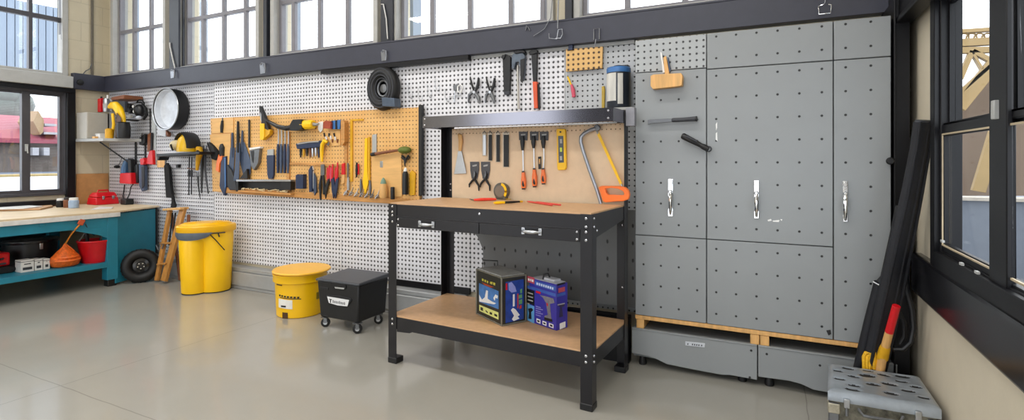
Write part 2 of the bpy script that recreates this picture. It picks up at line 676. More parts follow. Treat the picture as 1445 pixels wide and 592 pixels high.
struct('unseen_reflection_wall', m, mat('dark reflection tone', '#382d26', 0.8))  # unseen rear wall with openings, shaped and darkened for the top shelf's reflection

# ---------------------------------------------------------------- steel beams and posts
m = MB(); m.box(BX, XR, BY, YW + .012, BZ0, BZ1)
m.box(BX, XR, BY - .004, BY, BZ1 - .012, BZ1)
struct('trim_1', m, GREYP, bev=.004)
y104 = yl(104, BX)
m = MB(); m.box(XL, BX, y104, YW, BZ0, BZ1)
b2 = struct('trim_2', m, GREYP, bev=.004)
m = MB(); m.lathe([(.03, 0), (.03, .012), (.018, .016)], PXl(BX).at(113, 116), (1, 0, 0), 20)
struct('bolt', m, BLACK, b2)
m = MB(); m.box(XL, XL + .09, WY0 - .2, yl(104, XL + .09), 1.885, 2.005)
struct('trim_3', m, LTGREY, bev=.006)
m = MB(); m.box(XL, XL + .05, yl(95, XL + .05), yl(107, XL + .05), .70, 1.885)
m.box(XL, XL + .06, WY0, yl(107, XL + .06), 1.835, 1.882)
m.box(XL, XL + .10, WY0, yl(107, XL + .1), .70, .745)
struct('trim_4', m, FRAMEB, bev=.004)
for n, (a, b, y) in enumerate([(238.5, 252, 3.2), (371, 376, 3.2), (537, 554, 3.2), (797, 807, 3.2)]):
    m = MB()
    x0, x1 = xw(a, y), xw(b, y)
    if n in (0, 2):
        m.box(x0, x1, y, y + .02, BZ1, 3.32); m.box((x0 + x1) / 2 - .012, (x0 + x1) / 2 + .012, y + .02, YW + .01, BZ1, 3.32)
        m.box(x0, x1, YW - .01, YW + .012, BZ1, 3.32)
    else:
        m.box(x0, x1, y, YW + .01, BZ1, 3.32)
    struct('trim_%d' % (5 + n), m, mat('dark column paint', '#20232c', 0.4), bev=.003)
# corner column beside the cabinets, beam along the right wall
m = MB(); m.box(.506, .568, 2.955, YW, 0, BZ0)
m.box(.505, .512, 2.935, 2.955, 0, BZ0)
struct('trim_9', m, FRAMEB, bev=.002)
m = MB(); m.box(XR - .075, XR, -1.5, BY, 1.80, 2.02); m.box(XR - .085, XR - .02, -1.5, BY, 1.775, 1.80)
struct('trim_10', m, FRAMEB, bev=.004)
m = MB(); m.box(xw(452, BY), xw(660, BY), BY + .004, BY + .05, BZ0 - .034, BZ0)
struct('trim_11', m, FRAMEB)
m = MB(); m.box(xw(352), xw(896), YW - .012, YW - .001, BZ0 - .024, BZ0)
struct('trim_12', m, LTGREY, bev=.003)
# conduit on the upper left wall, brown board below the shelf
m = MB(); m.tube([PXl(XL + .015).at(130, 0) + V((0, 0, .6)), PXl(XL + .015).at(130, 111)], .012, n=10)
struct('trim_13', m, mat('grey conduit', '#5d574c', 0.5))
P = PXl(XL)
a, b = P.at(107, 247), P.at(151, 290)
m = MB(); m.box(XL, XL + .012, a.y, YW, .60, 1.0)
struct('trim_14', m, mat('tan wall board', '#bd8a55', 0.6))


# ---------------------------------------------------------------- windows
def bar_frame(m, fixed, d0, d1, u0, u1, z0, z1, w, axis):
    """Four bars around an opening; axis 'x' lies along the back wall, 'y' along a side wall."""
    def bx(a, b, c, d):
        if axis == 'x':
            m.box(a, b, d0, d1, c, d)
        else:
            m.box(d0, d1, a, b, c, d)
    bx(u0, u0 + w, z0, z1); bx(u1 - w, u1, z0, z1); bx(u0 + w, u1 - w, z0, z0 + w); bx(u0 + w, u1 - w, z1 - w, z1)
    return bx


mun = {0: [190, 213.5], 1: [287.5, 316.5, 347.5], 2: [415.5, 452, 491.5], 3: [611, 664, 721.5, 766.5], 4: [886, 967]}
for i, (x0, x1) in enumerate(spans):
    m = MB()
    bar_frame(m, 'y', YW - .03, YW + .12, x0, x1, BZ1 - .03, 3.32, .045, 'x')
    w = struct('window_%d' % (i + 3), m, FRAMEL, bev=.004)
    m = MB()
    bar_frame(m, 'y', YW + .03, YW + .075, x0 + .045, x1 - .045, BZ1 + .015, 3.275, .03, 'x')
    struct('sash', m, FRAMEG, w, bev=.003)
    m = MB()
    for px in mun[i]:
        c = xw(px, YW + .05)
        m.box(c - .018, c + .018, YW + .035, YW + .07, BZ1 + .04, 3.25)
    m.box(x0 + .07, x1 - .07, YW + .033, YW + .072, 2.515, 2.55)
    struct('muntins', m, FRAMEG, w, bev=.003)
    m = MB(); m.box(x0 + .05, x1 - .05, YW + .05, YW + .054, BZ1 + .02, 3.27)
    struct('pane', m, GLASS, w)

# left windows
for nm, z0, z1 in (('window_1', .79, 1.855), ('window_2', 1.99, 3.32)):
    m = MB()
    low = nm == 'window_1'
    bar_frame(m, 'x', XL - .08, XL + .02, WY0, WY1, z0, z1, .03 if low else .05, 'y')
    w = struct(nm, m, FRAMED if low else FRAMEL, bev=.004)
    m = MB()
    if low:
        for a, b in ((31, 43), (88.5, 96)):
            m.box(XL - .06, XL - .01, yl(a, XL - .01), yl(b, XL - .01), z0 + .02, z1 - .02)
        m.box(XL - .06, XL - .01, 1.60, 1.67, z0 + .02, z1 - .02)
        bar_frame(m, 'x', XL - .06, XL - .015, WY0 + .03, WY1 - .02, z0 + .02, z1 - .02, .04, 'y')
    else:
        m.box(XL - .06, XL - .01, yl(41.5, XL), yl(47, XL), z0 + .03, z1 - .03)
        m.box(XL - .06, XL - .01, yl(87, XL), yl(95, XL), z0 + .03, z1 - .03)
        m.box(XL - .06, XL - .01, 1.62, 1.66, z0 + .03, z1 - .03)
        m.box(XL - .062, XL - .012, WY0 + .04, WY1 - .04, 2.56, 2.605)
    struct('sash', m, FRAMED, w, bev=.003)
    if low:
        m = MB(); c = PXl(XL - .01).at(37, 206)
        m.box(XL - .012, XL + .004, c.y - .012, c.y + .012, c.z - .05, c.z + .02)
        m.tube([c + V((.02, 0, 0)), c + V((.02, .005, -.07))], .006)
        struct('handle', m, LTGREY, w, bev=.002)
    m = MB(); m.box(XL - .04, XL - .036, WY0 + .02, WY1 - .02, z0 + .02, z1 - .02)
    struct('pane', m, GLASS, w)

# right window: two double-hung sashes in a black frame
m = MB()
bar_frame(m, 'x', XR - .012, XR + .055, RY0, RY1, .76, 1.81, .04, 'y')
bar_frame(m, 'x', XR - .03, XR + .0, RY0 - .03, RY1 + .03, .735, 1.83, .06, 'y')
m.box(XR - .018, XR - .004, 1.905, 2.035, .78, 1.80)
m.box(XR - .018, XR + .05, 1.20, 1.32, .78, 1.80)
w8 = struct('window_8', m, FRAMEB, bev=.003)
for y0, y1, fw in ((2.0, 2.59, .045), (1.30, 1.955, .022)):
    m = MB()
    bar_frame(m, 'x', XR + .012, XR + .03, y0, y1, 1.25, 1.79, fw, 'y')
    up = struct('sash', m, FRAMEB, w8, bev=.003)
    m = MB(); m.box(XR + .02, XR + .023, y0 + .02, y1 - .02, 1.27, 1.77)
    struct('pane', m, GLASS, up)
    m = MB()
    bar_frame(m, 'x', XR - .006, XR + .012, y0, y1, .785, 1.285, fw, 'y')
    lo_ = struct('sash', m, FRAMEB, w8, bev=.003)
    m = MB(); bar_frame(m, 'x', XR - .010, XR - .004, y0 + fw - .009, y1 - fw + .009, .82, 1.25, .006, 'y')
    struct('beading', m, mat('pale beading', '#b9a98c', 0.5), lo_)
    m = MB(); m.box(XR + .002, XR + .005, y0 + .02, y1 - .02, .80, 1.27)
    struct('pane', m, GLASS, lo_)
for y, z in ((1.97, 1.285),):
    m = MB(); m.box(XR - .03, XR - .01, y - .012, y + .012, z - .02, z + .035)
    struct('catch', m, LTGREY, w8, bev=.003)
m = MB()
for q, (px, py) in enumerate(((1357, 372), (1379, 384), (1330, 340))):
    c = PXr(XR - .032).at(px, py); m.box(c.x - .004, c.x + .004, c.y - .012, c.y + .012, c.z - .004, c.z + .004)
struct('clip', m, LTGREY, w8)
m = MB(); m.box(XR - .035, XR + .02, .3, 2.925, .562, .735)
struct('trim_15', m, mat('black sill gloss', '#17171b', 0.22, var=0.15), bev=.012)

# ---------------------------------------------------------------- perforated wall lining
edges = [(154, 302, SLAT), (302, 399, PEG), (399, 482, PEG), (482, 561, PEG), (561, 664, PEG), (664, 797, PEG), (797, 897, PEGG)]
labs = ['white louvred steel wall panel in the far corner above the teal bench', 'white perforated steel panel behind the tall yellow bin',
        'white perforated steel panel behind the low yellow tub', 'white perforated steel panel behind the black wheeled box',
        'white perforated steel panel seen between the left legs of the black workbench', 'white perforated steel panel with hanging pliers above the black workbench',
        'light grey perforated steel panel behind the blue canister']
for (a, b, mt), lb in zip(edges, labs):
    m = MB()
    m.box(xw(a) + .0015, xw(b) - .0015, YW, YW + .011, .21, BZ0 - .001)
    solo('perforated_panel', m, mt, lb, 'wall panel', 'perforated steel wall panels', bev=.002, uv=((0, 0), (0, 2)))
m = MB(); m.box(xw(556), xw(664), YW - .012, YW, .19, .235)
struct('trim_16', m, FRAMEB)
# long metal duct at the foot of the wall
m = MB()
m.box(xw(205), xw(660), YW - .11, YW + .01, .03, .15); m.box(xw(205), xw(660), YW - .09, YW + .01, .15, .186)
m.box(xw(205), xw(660), YW - .10, YW + .01, 0, .03)
struct('baseboard_back', m, mat('duct grey', '#a3a5a6', 0.4, 0.2, 0.05), bev=.006)

# ---------------------------------------------------------------- outside
m = MB(); m.box(-140, XL - 1.2, -60, 120, -.5, -.02)
struct('ground', m, mat('pale forecourt', '#b4b8c1', 0.9, var=0.05, scale=.2))
m = MB(); m.box(-75, -48.5, -60, 120, -.02, .02)
struct('road', m, mat('grey blue road', '#565e6c', 0.9, var=0.1, scale=.2), )
m = MB(); m.box(-48.5, -46, -60, 120, -.02, .12)
struct('kerb', m, mat('yellow kerb', '#8f7c50', 0.8))
bd = Thing('pink_roofed_building', 'long building with a pink red roof across the road outside left window', 'building')
P5 = PXl(-62)
za, zb = P5.at(40, 223).z, P5.at(40, 199).z
zt = P5.at(40, 160).z
m = MB(); m.box(-75, -62, 8, 60, -.02, zb)
bd.part('wall', m, mat('weathered facade', '#655c56', 0.8, var=0.35, scale=.5))
m = MB(); m.prism([(-61, 7, zb - .2), (-61, 7, zb + .2), (-66, 7, zt), (-76, 7, zt), (-76, 7, zb)], (0, 54, 0))
bd.part('roof', m, mat('pink roof sheet', '#863a4b', 0.6, var=0.1, scale=.3))
m = MB()
for px0, px1, py0, py1 in ((63, 80, 174, 178), (62, 88, 186, 190), (46, 55, 208, 219), (62, 70, 208, 219)):
    p, q = PXl(-60.6).at(px0, py0), PXl(-60.6).at(px1, py1)
    m.box(-62 if py0 > 200 else -66, -60.6, p.y, q.y, q.z, p.z)
bd.part('window_band', m, mat('white band', '#9a9aa0', 0.6))
m = MB(); m.prism([PXl(-60.4).at(x, y) for x, y in ((47, 171), (54, 156), (62, 169), (61, 186), (57, 190))], (-3, 0, 0))
bd.part('gable', m, mat('sand gable', '#92795a', 0.7))
bd.finish()
t = Thing('tree', 'hazy grey green tree behind the pink roof outside left window', 'tree')
P6 = PXl(-78)
m = MB(); rnd = random.Random(3)
for k in range(16):
    c = P6.at(14 + rnd.uniform(-7, 8), 150 + rnd.uniform(-14, 12)); m.ball(c, rnd.uniform(1.0, 2.0), n=9, m=6)
t.part('crown', m, mat('hazy leaves', '#6d7571', 0.9, var=0.15, scale=.6, bump=.5, bscale=3))
m = MB(); c = P6.at(14, 160); m.tube([(c.x, c.y, 0), c], .4)
t.part('trunk', m, BROWN)
t.finish()
bo = Thing('boarded_upper_storey', 'pale blue board clad upper storey seen through the upper left window', 'building')
m = MB()
yA, yB = 1.5, PXl(-11).at(86, 50).y
PA = PXl(-11)
zA, zB = PA.at(0, -4).z, PA.at(86, 12).z
sl = (zA - zB) / (PA.at(86, 50).y - PA.at(0, 50).y)
n = 17; y0 = PA.at(-120, 50).y
for k in range(n):
    ya = y0 + (yB - y0) * k / n; yb = y0 + (yB - y0) * (k + 1) / n - .012
    zta, ztb = zB + sl * (yB - ya), zB + sl * (yB - yb)
    m.hexa([(-11.0, ya, 2.62), (-11.0, yb, 2.62), (-11.05, yb, 2.62), (-11.05, ya, 2.62), (-11.0, ya, zta), (-11.0, yb, ztb), (-11.05, yb, ztb), (-11.05, ya, zta)])
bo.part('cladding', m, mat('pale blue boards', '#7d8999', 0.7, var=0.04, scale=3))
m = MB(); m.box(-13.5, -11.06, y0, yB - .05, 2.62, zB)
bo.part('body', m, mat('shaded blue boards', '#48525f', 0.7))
m = MB()
for yy in (y0 + .3, yB - .35):
    m.box(-13.2, -13.0, yy, yy + .2, -.02, 2.62)
bo.part('post', m, LTGREY)
bo.finish()
# pale blue pilasters outside the high windows
PO = PY(YW + .5)
for a, b in ((166, 182), (256, 279), (389, 411), (571, 583)):
    m = MB(); p, q = PO.at(a, 50), PO.at(b, 50)
    m.box(p.x, q.x, YW + .5, YW + .62, 0, 4.2)
    solo('pilaster', m, mat('pale blue render', '#7f8a98', 0.7, var=0.04), None, None, kind='structure')
# timber yard seen through the right window
G = PY(9.0)
m = MB(); m.box(.9, 14, -4, 30, -.5, -.02)
struct('yard_ground', m, mat('yard grey', '#6a6c74', 0.9))
tr = Thing('timber_truss', 'tall pale timber truss standing outside the right window', 'timber frame')
TIM = mat('pale timber', '#8a7248', 0.6, var=0.12, scale=2)


def stick(m, a, b, w, d=.1):
    pa, pb = G.at(*a), G.at(*b); m.bar(pa, pb, w, d, (0, 1, 0))


m = MB()
for a, b, w in (((1335, 46), (1460, 38), .05), ((1335, 62), (1460, 55), .1), ((1335, 72), (1460, 69), .08)):
    stick(m, a, b, w)
tr.part('top_chord', m, TIM, bev=.004)
m = MB()
for k in range(11):
    x = 1338 + k * 11
    c = G.at(x, 53); 
    m.torus(c, (0, 1, 0), .055, .012, 14, 6)
tr.part('scroll_band', m, TIM)
m = MB()
for a, b, w in (((1352, 152), (1402, 90), .16), ((1352, 132), (1402, 88), .05), ((1371, 72), (1354, 112), .06), ((1371, 74), (1385, 98), .03), ((1371, 72), (1402, 88), .06),
                ((1424, 90), (1460, 118), .08), ((1440, 70), (1430, 160), .05), ((1380, 270), (1410, 170), .14), ((1424, 110), (1460, 150), .05)):
    stick(m, a, b, w)
tr.part('brace', m, TIM, bev=.004)
m = MB()
for x in (1334, 1412, 1475):
    q = G.at(x, 60); m.box(q.x - .05, q.x + .05, 8.97, 9.1, -.02, q.z)
tr.part('post', m, TIM, bev=.004)
tr.finish()
m = MB()
pts = [G.at(x, y, -.5) for x, y in ((1330, 276), (1330, 185), (1400, 100), (1470, 135), (1470, 276))]
m.prism(pts, (0, .1, 0))
pts2 = [G.at(x, y, -.5) for x, y in ((1330, 310), (1330, 276), (1470, 276), (1470, 310))]
m.box(pts2[1].x, pts2[2].x, 9.5, 9.6, -.02, pts2[1].z)
solo('plywood_hoarding', m, mat('pinkish ply', '#786758', 0.7, var=0.06, scale=1.5), 'pinkish plywood hoarding behind the timber truss outside', 'hoarding')
K = PY(6.5)
p, q = K.at(1325, 277), K.at(1500, 277)
m = MB(); m.box(p.x, q.x, 6.5, 6.7, -.02, p.z - .03); m.mi = 1; m.box(p.x, q.x, 6.46, 6.74, p.z - .03, p.z)
solo('yard_wall', m, [mat('grey yard wall', '#5c626c', 0.7, var=0.05), mat('wall coping', '#958e84', 0.7)], 'low grey yard wall with pale coping outside right window', 'wall')

# ---------------------------------------------------------------- light
wd = bpy.data.worlds.new('world'); S.world = wd
wd.use_nodes = True
nt = wd.node_tree
bg = nt.nodes['Background']
tc = nd(nt, 'ShaderNodeTexCoord'); sp = nd(nt, 'ShaderNodeSeparateXYZ')
nt.links.new(tc.outputs['Generated'], sp.inputs[0])
rp = nd(nt, 'ShaderNodeValToRGB')
rp.color_ramp.elements[0].position = 0.45; rp.color_ramp.elements[0].color = (0.86, 0.89, 0.94, 1)
rp.color_ramp.elements[1].position = 0.9; rp.color_ramp.elements[1].color = (0.97, 0.985, 1.0, 1)
mr = nd(nt, 'ShaderNodeMapRange'); mr.inputs['From Min'].default_value = -1
nt.links.new(sp.outputs['Z'], mr.inputs['Value']); nt.links.new(mr.outputs[0], rp.inputs['Fac'])
nt.links.new(rp.outputs['Color'], bg.inputs['Color'])
bg.inputs['Strength'].default_value = SKY
# unseen area lights added under the ceiling as fill over the floor
for k, (x, y) in enumerate(FILLS):
    L = bpy.data.lights.new('added_fill_light', 'AREA')
    L.shape = 'RECTANGLE'; L.size = 1.5; L.size_y = .3; L.energy = FILLW; L.color = (1.0, .97, .93)
    o = bpy.data.objects.new('added_fill_light', L); COL.objects.link(o); o.location = (x, y, ZC - .06)
S.view_settings.view_transform = 'Standard'
S.view_settings.look = 'None'
S.view_settings.gamma = 1.0
S.view_settings.use_curve_mapping = False
S.view_settings.exposure = EXPO
# ================================================================ grey cabinets
CY = 2.95
CABP = PY(CY)
DOORW = 0.02


def cabmat(tag, ou, px=.0955, pz=.113, r=.0056):
    return hole_mat('cabinet door grey ' + tag, CABGREY, px, pz, r, 0.4, var=0.02, edge=.15, hole=(.006, .006, .007))


def clip_handle(t, door, px, y0, y1):
    """Chromed lever clamp: base plate, two lugs, bowed grip."""
    P = CABP
    m = MB()
    w = 3.6
    shape(m, P, ('p', [(px - w, y0), (px + w, y0), (px + w, y0 + 24), (px + w * .7, y0 + 26), (px + w * .7, y1 - 12), (px + w, y1 - 10), (px + w, y1), (px - w, y1), (px - w, y1 - 10), (px - w * .7, y1 - 12), (px - w * .7, y0 + 26), (px - w, y0 + 24)], .0, .006))
    shape(m, P, ('p', rect(px - 2.6, y0 + 2, px + 2.6, y0 + 8), .006, .012))
    h = t.part('handle', m, CHROME, .002, parent=door, label='chromed lever handle')
    m = MB()
    q = [P.at(px, y, o) for y, o in ((y0 + 18, .008), (y0 + 22, .022), (y0 + 30, .028), (y1 - 16, .024), (y1 - 6, .016), (y1 - 3, .006))]
    m.tube(q, [.007, .008, .010, .009, .007, .006], n=10)
    m.lathe([(.009, 0), (.011, .01), (.006, .018)], P.at(px, y0 + 18, .004), P.n, 12)
    t.part('lever', m, CHROME, .001, parent=h)


X0, X1, X2, X3 = -.682, -.305, .2684, .498
ZB, ZM, ZT, ZP = .285, .731, 1.625, 1.815
cabs = [
    ('grey wall cabinet with a chisel holder and perforated top panel beside the workbench', X0, X1),
    ('widest grey wall cabinet with a chrome lever in the middle of its door', X1, X2),
    ('tall narrow grey wall cabinet next to the black corner column', X2, X3)]
for k, (lb, a, b) in enumerate(cabs):
    t = Thing('wall_cabinet', lb, 'cabinet', 'grey wall cabinets')
    m = MB(); m.box(a, b, CY + DOORW, YW, ZB, ZP)
    t.part('body', m, mat('cabinet carcass', '#5c5f61', 0.5), .002)
    g = .0022
    px = (b - a) / (4 if k == 0 else 6 if k == 1 else 2)
    if k == 2:
        px = .1

    def door(nm, z0, z1, zrow, mt=None):
        m = MB(); m.box(a + g, b - g, CY, CY + DOORW, z0 + g, z1 - g)
        mt2 = mt or cabmat('%d' % k, a, px)
        return t.part(nm, m, mt2, .0025, uv=((a, 0), (zrow - .0565 - .113 * 20, 2)))
    if k == 0:
        door('top_panel', ZT + .008, ZP, 1.70, hole_mat('cabinet perforated grey', '#a7abad', .0345, .0345, .0055, .4))
    else:
        door('top_panel', ZT, ZP, 1.680)
    if k == 2:
        d = door('door', ZB, ZT, 1.588)
        clip_handle(t, d, 1193, 255, 313)
        m = MB(); m.lathe([(.010, 0), (.008, .010), (.016, .014), (.017, .022), (.012, .028)], CABP.at(1255, 227), (0, -1, 0), 18)
        t.part('knob', m, BLACK, parent=d, label='small round black knob')
    else:
        d = door('door', ZM, ZT + (.008 if k == 0 else 0), 1.588)
        l = door('lower_door', ZB, ZM, .683)
        if k == 0:
            clip_handle(t, d, 946, 252, 305)
        else:
            clip_handle(t, d, 1067.5, 254, 308)
            for pts in ([(1083, 310), (1088, 308.5), (1089, 311), (1084, 312)], [(1090, 311), (1100, 310), (1099, 313), (1091, 312.5)], [(1101, 309), (1104, 309), (1103, 311.5)],
                        [(1010, 175), (1012, 172), (1012, 180), (1010.5, 184)], [(1010, 188), (1012, 186), (1012.5, 199), (1010, 197)]):
                m = MB(); shape(m, CABP, ('p', pts, 0, .0006))
                t.part('paint_chip', m, WHITE, 0, parent=d)
            m = MB(); shape(m, CABP, ('p', [(1166, 466), (1172, 465), (1173, 471), (1169, 473)], 0, .004))
            t.part('catch', m, BLACK, .001, parent=l)
    t.finish()
m = MB(); m.box(X0, X3, CY + .002, YW, .262, ZB)
solo('timber_plank', m, WOOD, 'long timber plank under the row of grey cabinets', 'plank', bev=.003)
for px, lb in ((903, 'timber block under the plank beside the black workbench'), (1065, 'timber block above the joint of the low drawers, on the left'), (1079, 'timber block above the joint of the low drawers, on the right')):
    c = CABP.at(px, 470)
    m = MB(); m.box(c.x - .021, c.x + .021, CY + .006, CY + .16, .211, .262)
    solo('timber_block', m, WOOD, lb, 'block', 'timber blocks under the plank', bev=.003)
m = MB(); m.box(X0, X3, YW - .12, YW, .0, .262)
struct('trim_17', m, FRAMEB)
for k, (a, b, lb) in enumerate(((-.70, -.0635, 'low grey floor drawer with a metal nameplate'), (-.0585, .52, 'low grey floor drawer in front of the leaning black canvas roll'))):
    t = Thing('floor_drawer', lb, 'drawer unit', 'low grey floor drawers')
    m = MB(); m.box(a + .004, b - .004, CY + .02, YW - .13, .05, .2095)
    t.part('body', m, mat('drawer carcass', '#707577', 0.45), .003)
    m = MB()
    L = b - a
    pts = [(0, .21), (L, .21), (L, .034)]
    if k == 0:
        pts += [(L * .80, .036), (L * .74, .03), (L * .5, .033), (L * .30, .038), (L * .22, .055), (L * .14, .066), (0, .068)]
    else:
        pts += [(L * .8, .03), (L * .42, .032), (L * .33, .05), (L * .24, .056), (0, .052)]
    m.prism([(a + x, CY, z) for x, z in pts], (0, .02, 0))
    m.box(a, b, CY - .004, CY + .02, .205, .212)
    f = t.part('drawer_front', m, CAB, .002)
    for px, py in (((1060, 494), (1058, 532)) if k == 0 else ((1082, 499), (1157, 515))):
        m = MB(); shape(m, CABP, ('d', (px, py), 1.6, 0, .002))
        t.part('screw', m, BLACK, parent=f)
    if k == 0:
        m = MB()
        shape(m, CABP, ('p', [(967, 481), (995, 484.2), (994.5, 490), (967, 487)], 0, .003))
        pl = t.part('nameplate', m, STEEL, .001, parent=f, label='bright metal nameplate')
        m = MB()
        for x in (970, 976.5, 979.5, 982.5, 985.5, 989.5):
            y = 484.6 + (x - 968) * .11
            shape(m, CABP, ('p', [(x, y - 1.1), (x + 1.6, y - .9), (x + 1.2, y + 1.3), (x - .2, y + 1.0)], .003, .0006))
        t.part('plate_mark', m, DKGREY, parent=f)
    for x in (a + .05, b - .07):
        m = MB(); m.lathe([(.02, 0), (.022, .012), (.016, .055)], (x, CY + .05, 0), (0, 0, 1), 14)
        t.part('foot', m, BLACK)
    t.finish()

# slotted steel sheet on the wall behind the workbench
m = MB()
S0 = PY(3.03)
l = S0.at(652, 330).x; r_ = -.695
zz = [.82, .30]
pts = [(l, .86), (r_, .86), (r_, .30), (l + .17, .30), (l + .16, .56), (l + .12, .64), (l + .06, .70), (l + .02, .77)]
m.prism([(x, 3.03, z) for x, z in pts], (0, .004, 0))
solo('slotted_panel', m, SLOT, 'dark grey slotted steel sheet with a rounded corner behind the black workbench', 'wall panel', bev=.0, uv=((0, 0), (.02, 2)))
m = MB()
for x in (l + .2, r_ - .1):
    m.box(x, x + .03, 3.034, YW, .50, .53)
struct('trim_18', m, FRAMEB)

# ================================================================ black workbench
BW, BD = 1.222, .556
ANG = math.radians(-3.0)
BP = Matrix.Translation((-1.952, 2.384, 0)) @ Matrix.Rotation(ANG, 4, 'Z')
bench = Thing('workbench', 'black steel workbench with hardboard top, tool backboard and two drawers', 'workbench', pose=BP)
ZTOP, ZSPL, ZDRW = .90, .829, .770
ZSH = .268
LW = .058
th = .004


def lprofile(m, x, y, sx, sy, z0, z1, wx=LW, wy=LW):
    """Angle-iron post whose outer corner is (x, y)."""
    m.box(min(x, x + sx * wx), max(x, x + sx * wx), min(y, y + sy * th), max(y, y + sy * th), z0, z1)
    m.box(min(x, x + sx * th), max(x, x + sx * th), min(y, y + sy * wy), max(y, y + sy * wy), z0, z1)


BOLT = mat('zinc bolt', '#c9cacd', 0.25, 0.9, 0.05)


def bolts(pos, n, part, size=.0068):
    for p in pos:
        m = MB(); m.lathe([(size, 0), (size, .002), (size * .6, .005)], p, n, 10)
        bench.part('bolt', m, BOLT, parent=part)


for x, y, sx, sy, z1, pos in ((0, 0, 1, 1, ZTOP, [(.030, 0, z) for z in (.885, .855, .835, .800, .25, .222)]),
                              (BW, 0, -1, 1, ZTOP, [(BW - .030, 0, z) for z in (.880, .842, .818, .780, .25, .222)]),
                              (0, BD, 1, -1, 1.41, [(.035, BD - .004, z) for z in (.95, .99)]), (BW, BD, -1, -1, 1.41, [(BW - .03, BD - .004, z) for z in (.79, .45)])):
    m = MB(); lprofile(m, x, y, sx, sy, .03, z1, .062 if y else LW, .062 if y else LW)
    lg = bench.part('leg', m, BLACKM, .0012)
    m = MB(); m.box(x - .003 if sx > 0 else x - LW - .002, x + LW + .002 if sx > 0 else x + .003, y - .003 if sy > 0 else y - LW - .002, y + LW + .002 if sy > 0 else y + .003, 0, .032)
    bench.part('foot_cap', m, BLACK, .004, parent=lg)
    bolts(pos, (0, -1, 0), lg)
    if y == 0 and x > 0:
        bolts([(BW, .022, .88), (BW, .022, .842), (BW, .022, .25), (BW, .022, .222), (BW, .06, .82)], (1, 0, 0), lg)
m = MB(); m.box(th, BW - th, th + .001, th + .004, ZSPL, ZTOP - .002); m.box(th, BW - th, th, .03, ZTOP - .008, ZTOP - .004); m.box(th, BW - th, 0.0, th + .002, ZSPL - .002, ZSPL + .004)
fr = bench.part('front_rail', m, BLACKM, .001)
bolts([(BW * .5, th, .872)], (0, -1, 0), fr)
for x in (th + .0005, BW - th - .004):
    m = MB(); m.prism([(x, LW * .2, ZTOP - .002), (x, BD, ZTOP - .002), (x, BD, .835), (x, LW, .785), (x, LW * .2, .785)], (.0035, 0, 0))
    bench.part('side_rail', m, BLACKM)
    m = MB(); m.box(x, x + .0035, .02, BD - .02, .19, ZSH - .004)
    bench.part('shelf_side_rail', m, BLACKM)
m = MB(); m.box(th, BW - th, BD - .008, BD - .005, .80, ZTOP - .004)
bench.part('rear_rail', m, BLACKM)
m = MB(); m.box(.008, BW - .008, .006, BD - .062, ZTOP - .006, ZTOP + .006)
bench.part('worktop', m, HARD, .001)
for i in range(2):
    xa, xb = (.062, BW / 2 - .002) if i == 0 else (BW / 2 + .002, BW - .062)
    m = MB(); m.box(xa, xb, -.001, .012, ZDRW, ZSPL - .003); m.box(xa + .01, xb - .01, .012, .36, ZDRW + .006, ZSPL - .012)
    d = bench.part('drawer', m, BLACKM, .0015)
    hx = (.275, .915)[i]
    m = MB()
    zc = (ZDRW + ZSPL) / 2 + (.004 if i else 0)
    for s in (-1, 1):
        m.box(hx + s * .046 - .009, hx + s * .046 + .009, -.008, -.001, zc - .017, zc + .017)
    m.tube([(hx + a, -o, zc) for a, o in ((-.046, .006), (-.040, .018), (-.02, .026), (0, .028), (.02, .026), (.040, .018), (.046, .006))], [.008, .006, .009, .010, .009, .006, .008], n=12)
    bench.part('handle', m, STEEL, .002, parent=d, label='bright cast pull handle')
    bolts([(xa + .012 if i == 0 else xb - .012, -.001, z) for z in (.782, .816)], (0, -1, 0), d, .006)
m = MB(); m.box(.006, BW - .006, .006, BD - .004, ZSH - .006, ZSH + .004)
bench.part('shelf', m, HARD, .001)
m = MB(); m.box(.02, BW - .02, .005, .009, .195, ZSH - .004)
m.prism([(LW, .006, .195), (LW + .11, .006, .195), (LW + .09, .006, .186), (LW, .006, .180)], (0, .003, 0))
bench.part('shelf_front_rail', m, BLACKM, .001)
m = MB(); m.box(.02, BW - .02, BD - .008, BD - .005, .195, ZSH - .004)
bench.part('shelf_rear_rail', m, BLACKM, .001)
m = MB(); m.box(.055, BW - .012, BD - .016, BD - .009, ZTOP - .004, 1.35)
bench.part('backboard', m, HARDBACK, .001)
m = MB(); m.box(.06, BW - .02, BD - .0175, BD - .016, 1.305, 1.345)
bench.part('pegboard_strip', m, BPEG, 0, uv=((0, 0), (1.305, 2)))
# folded steel shelf along the top of the backboard
SD = .245
m = MB()
m.box(-.004, BW - .004, BD - SD, BD - SD + .0025, 1.345, 1.415); m.box(-.004, BW - .004, BD - SD, BD, 1.4125, 1.415)
m.box(-.004, BW - .004, BD - SD, BD - SD + .03, 1.345, 1.3475)
m.box(BW - .0065, BW - .004, BD - SD, BD, 1.345, 1.415); m.box(-.004, -.0015, BD - SD, BD, 1.345, 1.415)
ts = bench.part('top_shelf', m, mat('glossy black steel', '#7b7b83', 0.16, 1.0, 0.01), .0012)
bolts([(x, BD - SD, z) for x in (.012, BW - .03) for z in (1.362, 1.40)], (0, -1, 0), ts, .006)
m = MB(); m.box(BW, BW + .05, BD - .05, BD - .01, 1.33, 1.43)
bench.part('post_clamp', m, mat('mid grey steel', '#8d8d93', 0.4, 0.3), .003)
R3 = Matrix.Rotation(ANG, 3, 'Z')
BACKP = Plane(BP @ V((0, BD - .0175, 0)), R3 @ V((0, -1, 0)))
BTOP = PZ(ZTOP + .006)
m = MB(); m.box(-1.10, -.72, 2.965, 3.02, 0, .262)
struct('trim_19', m, FRAMEB)

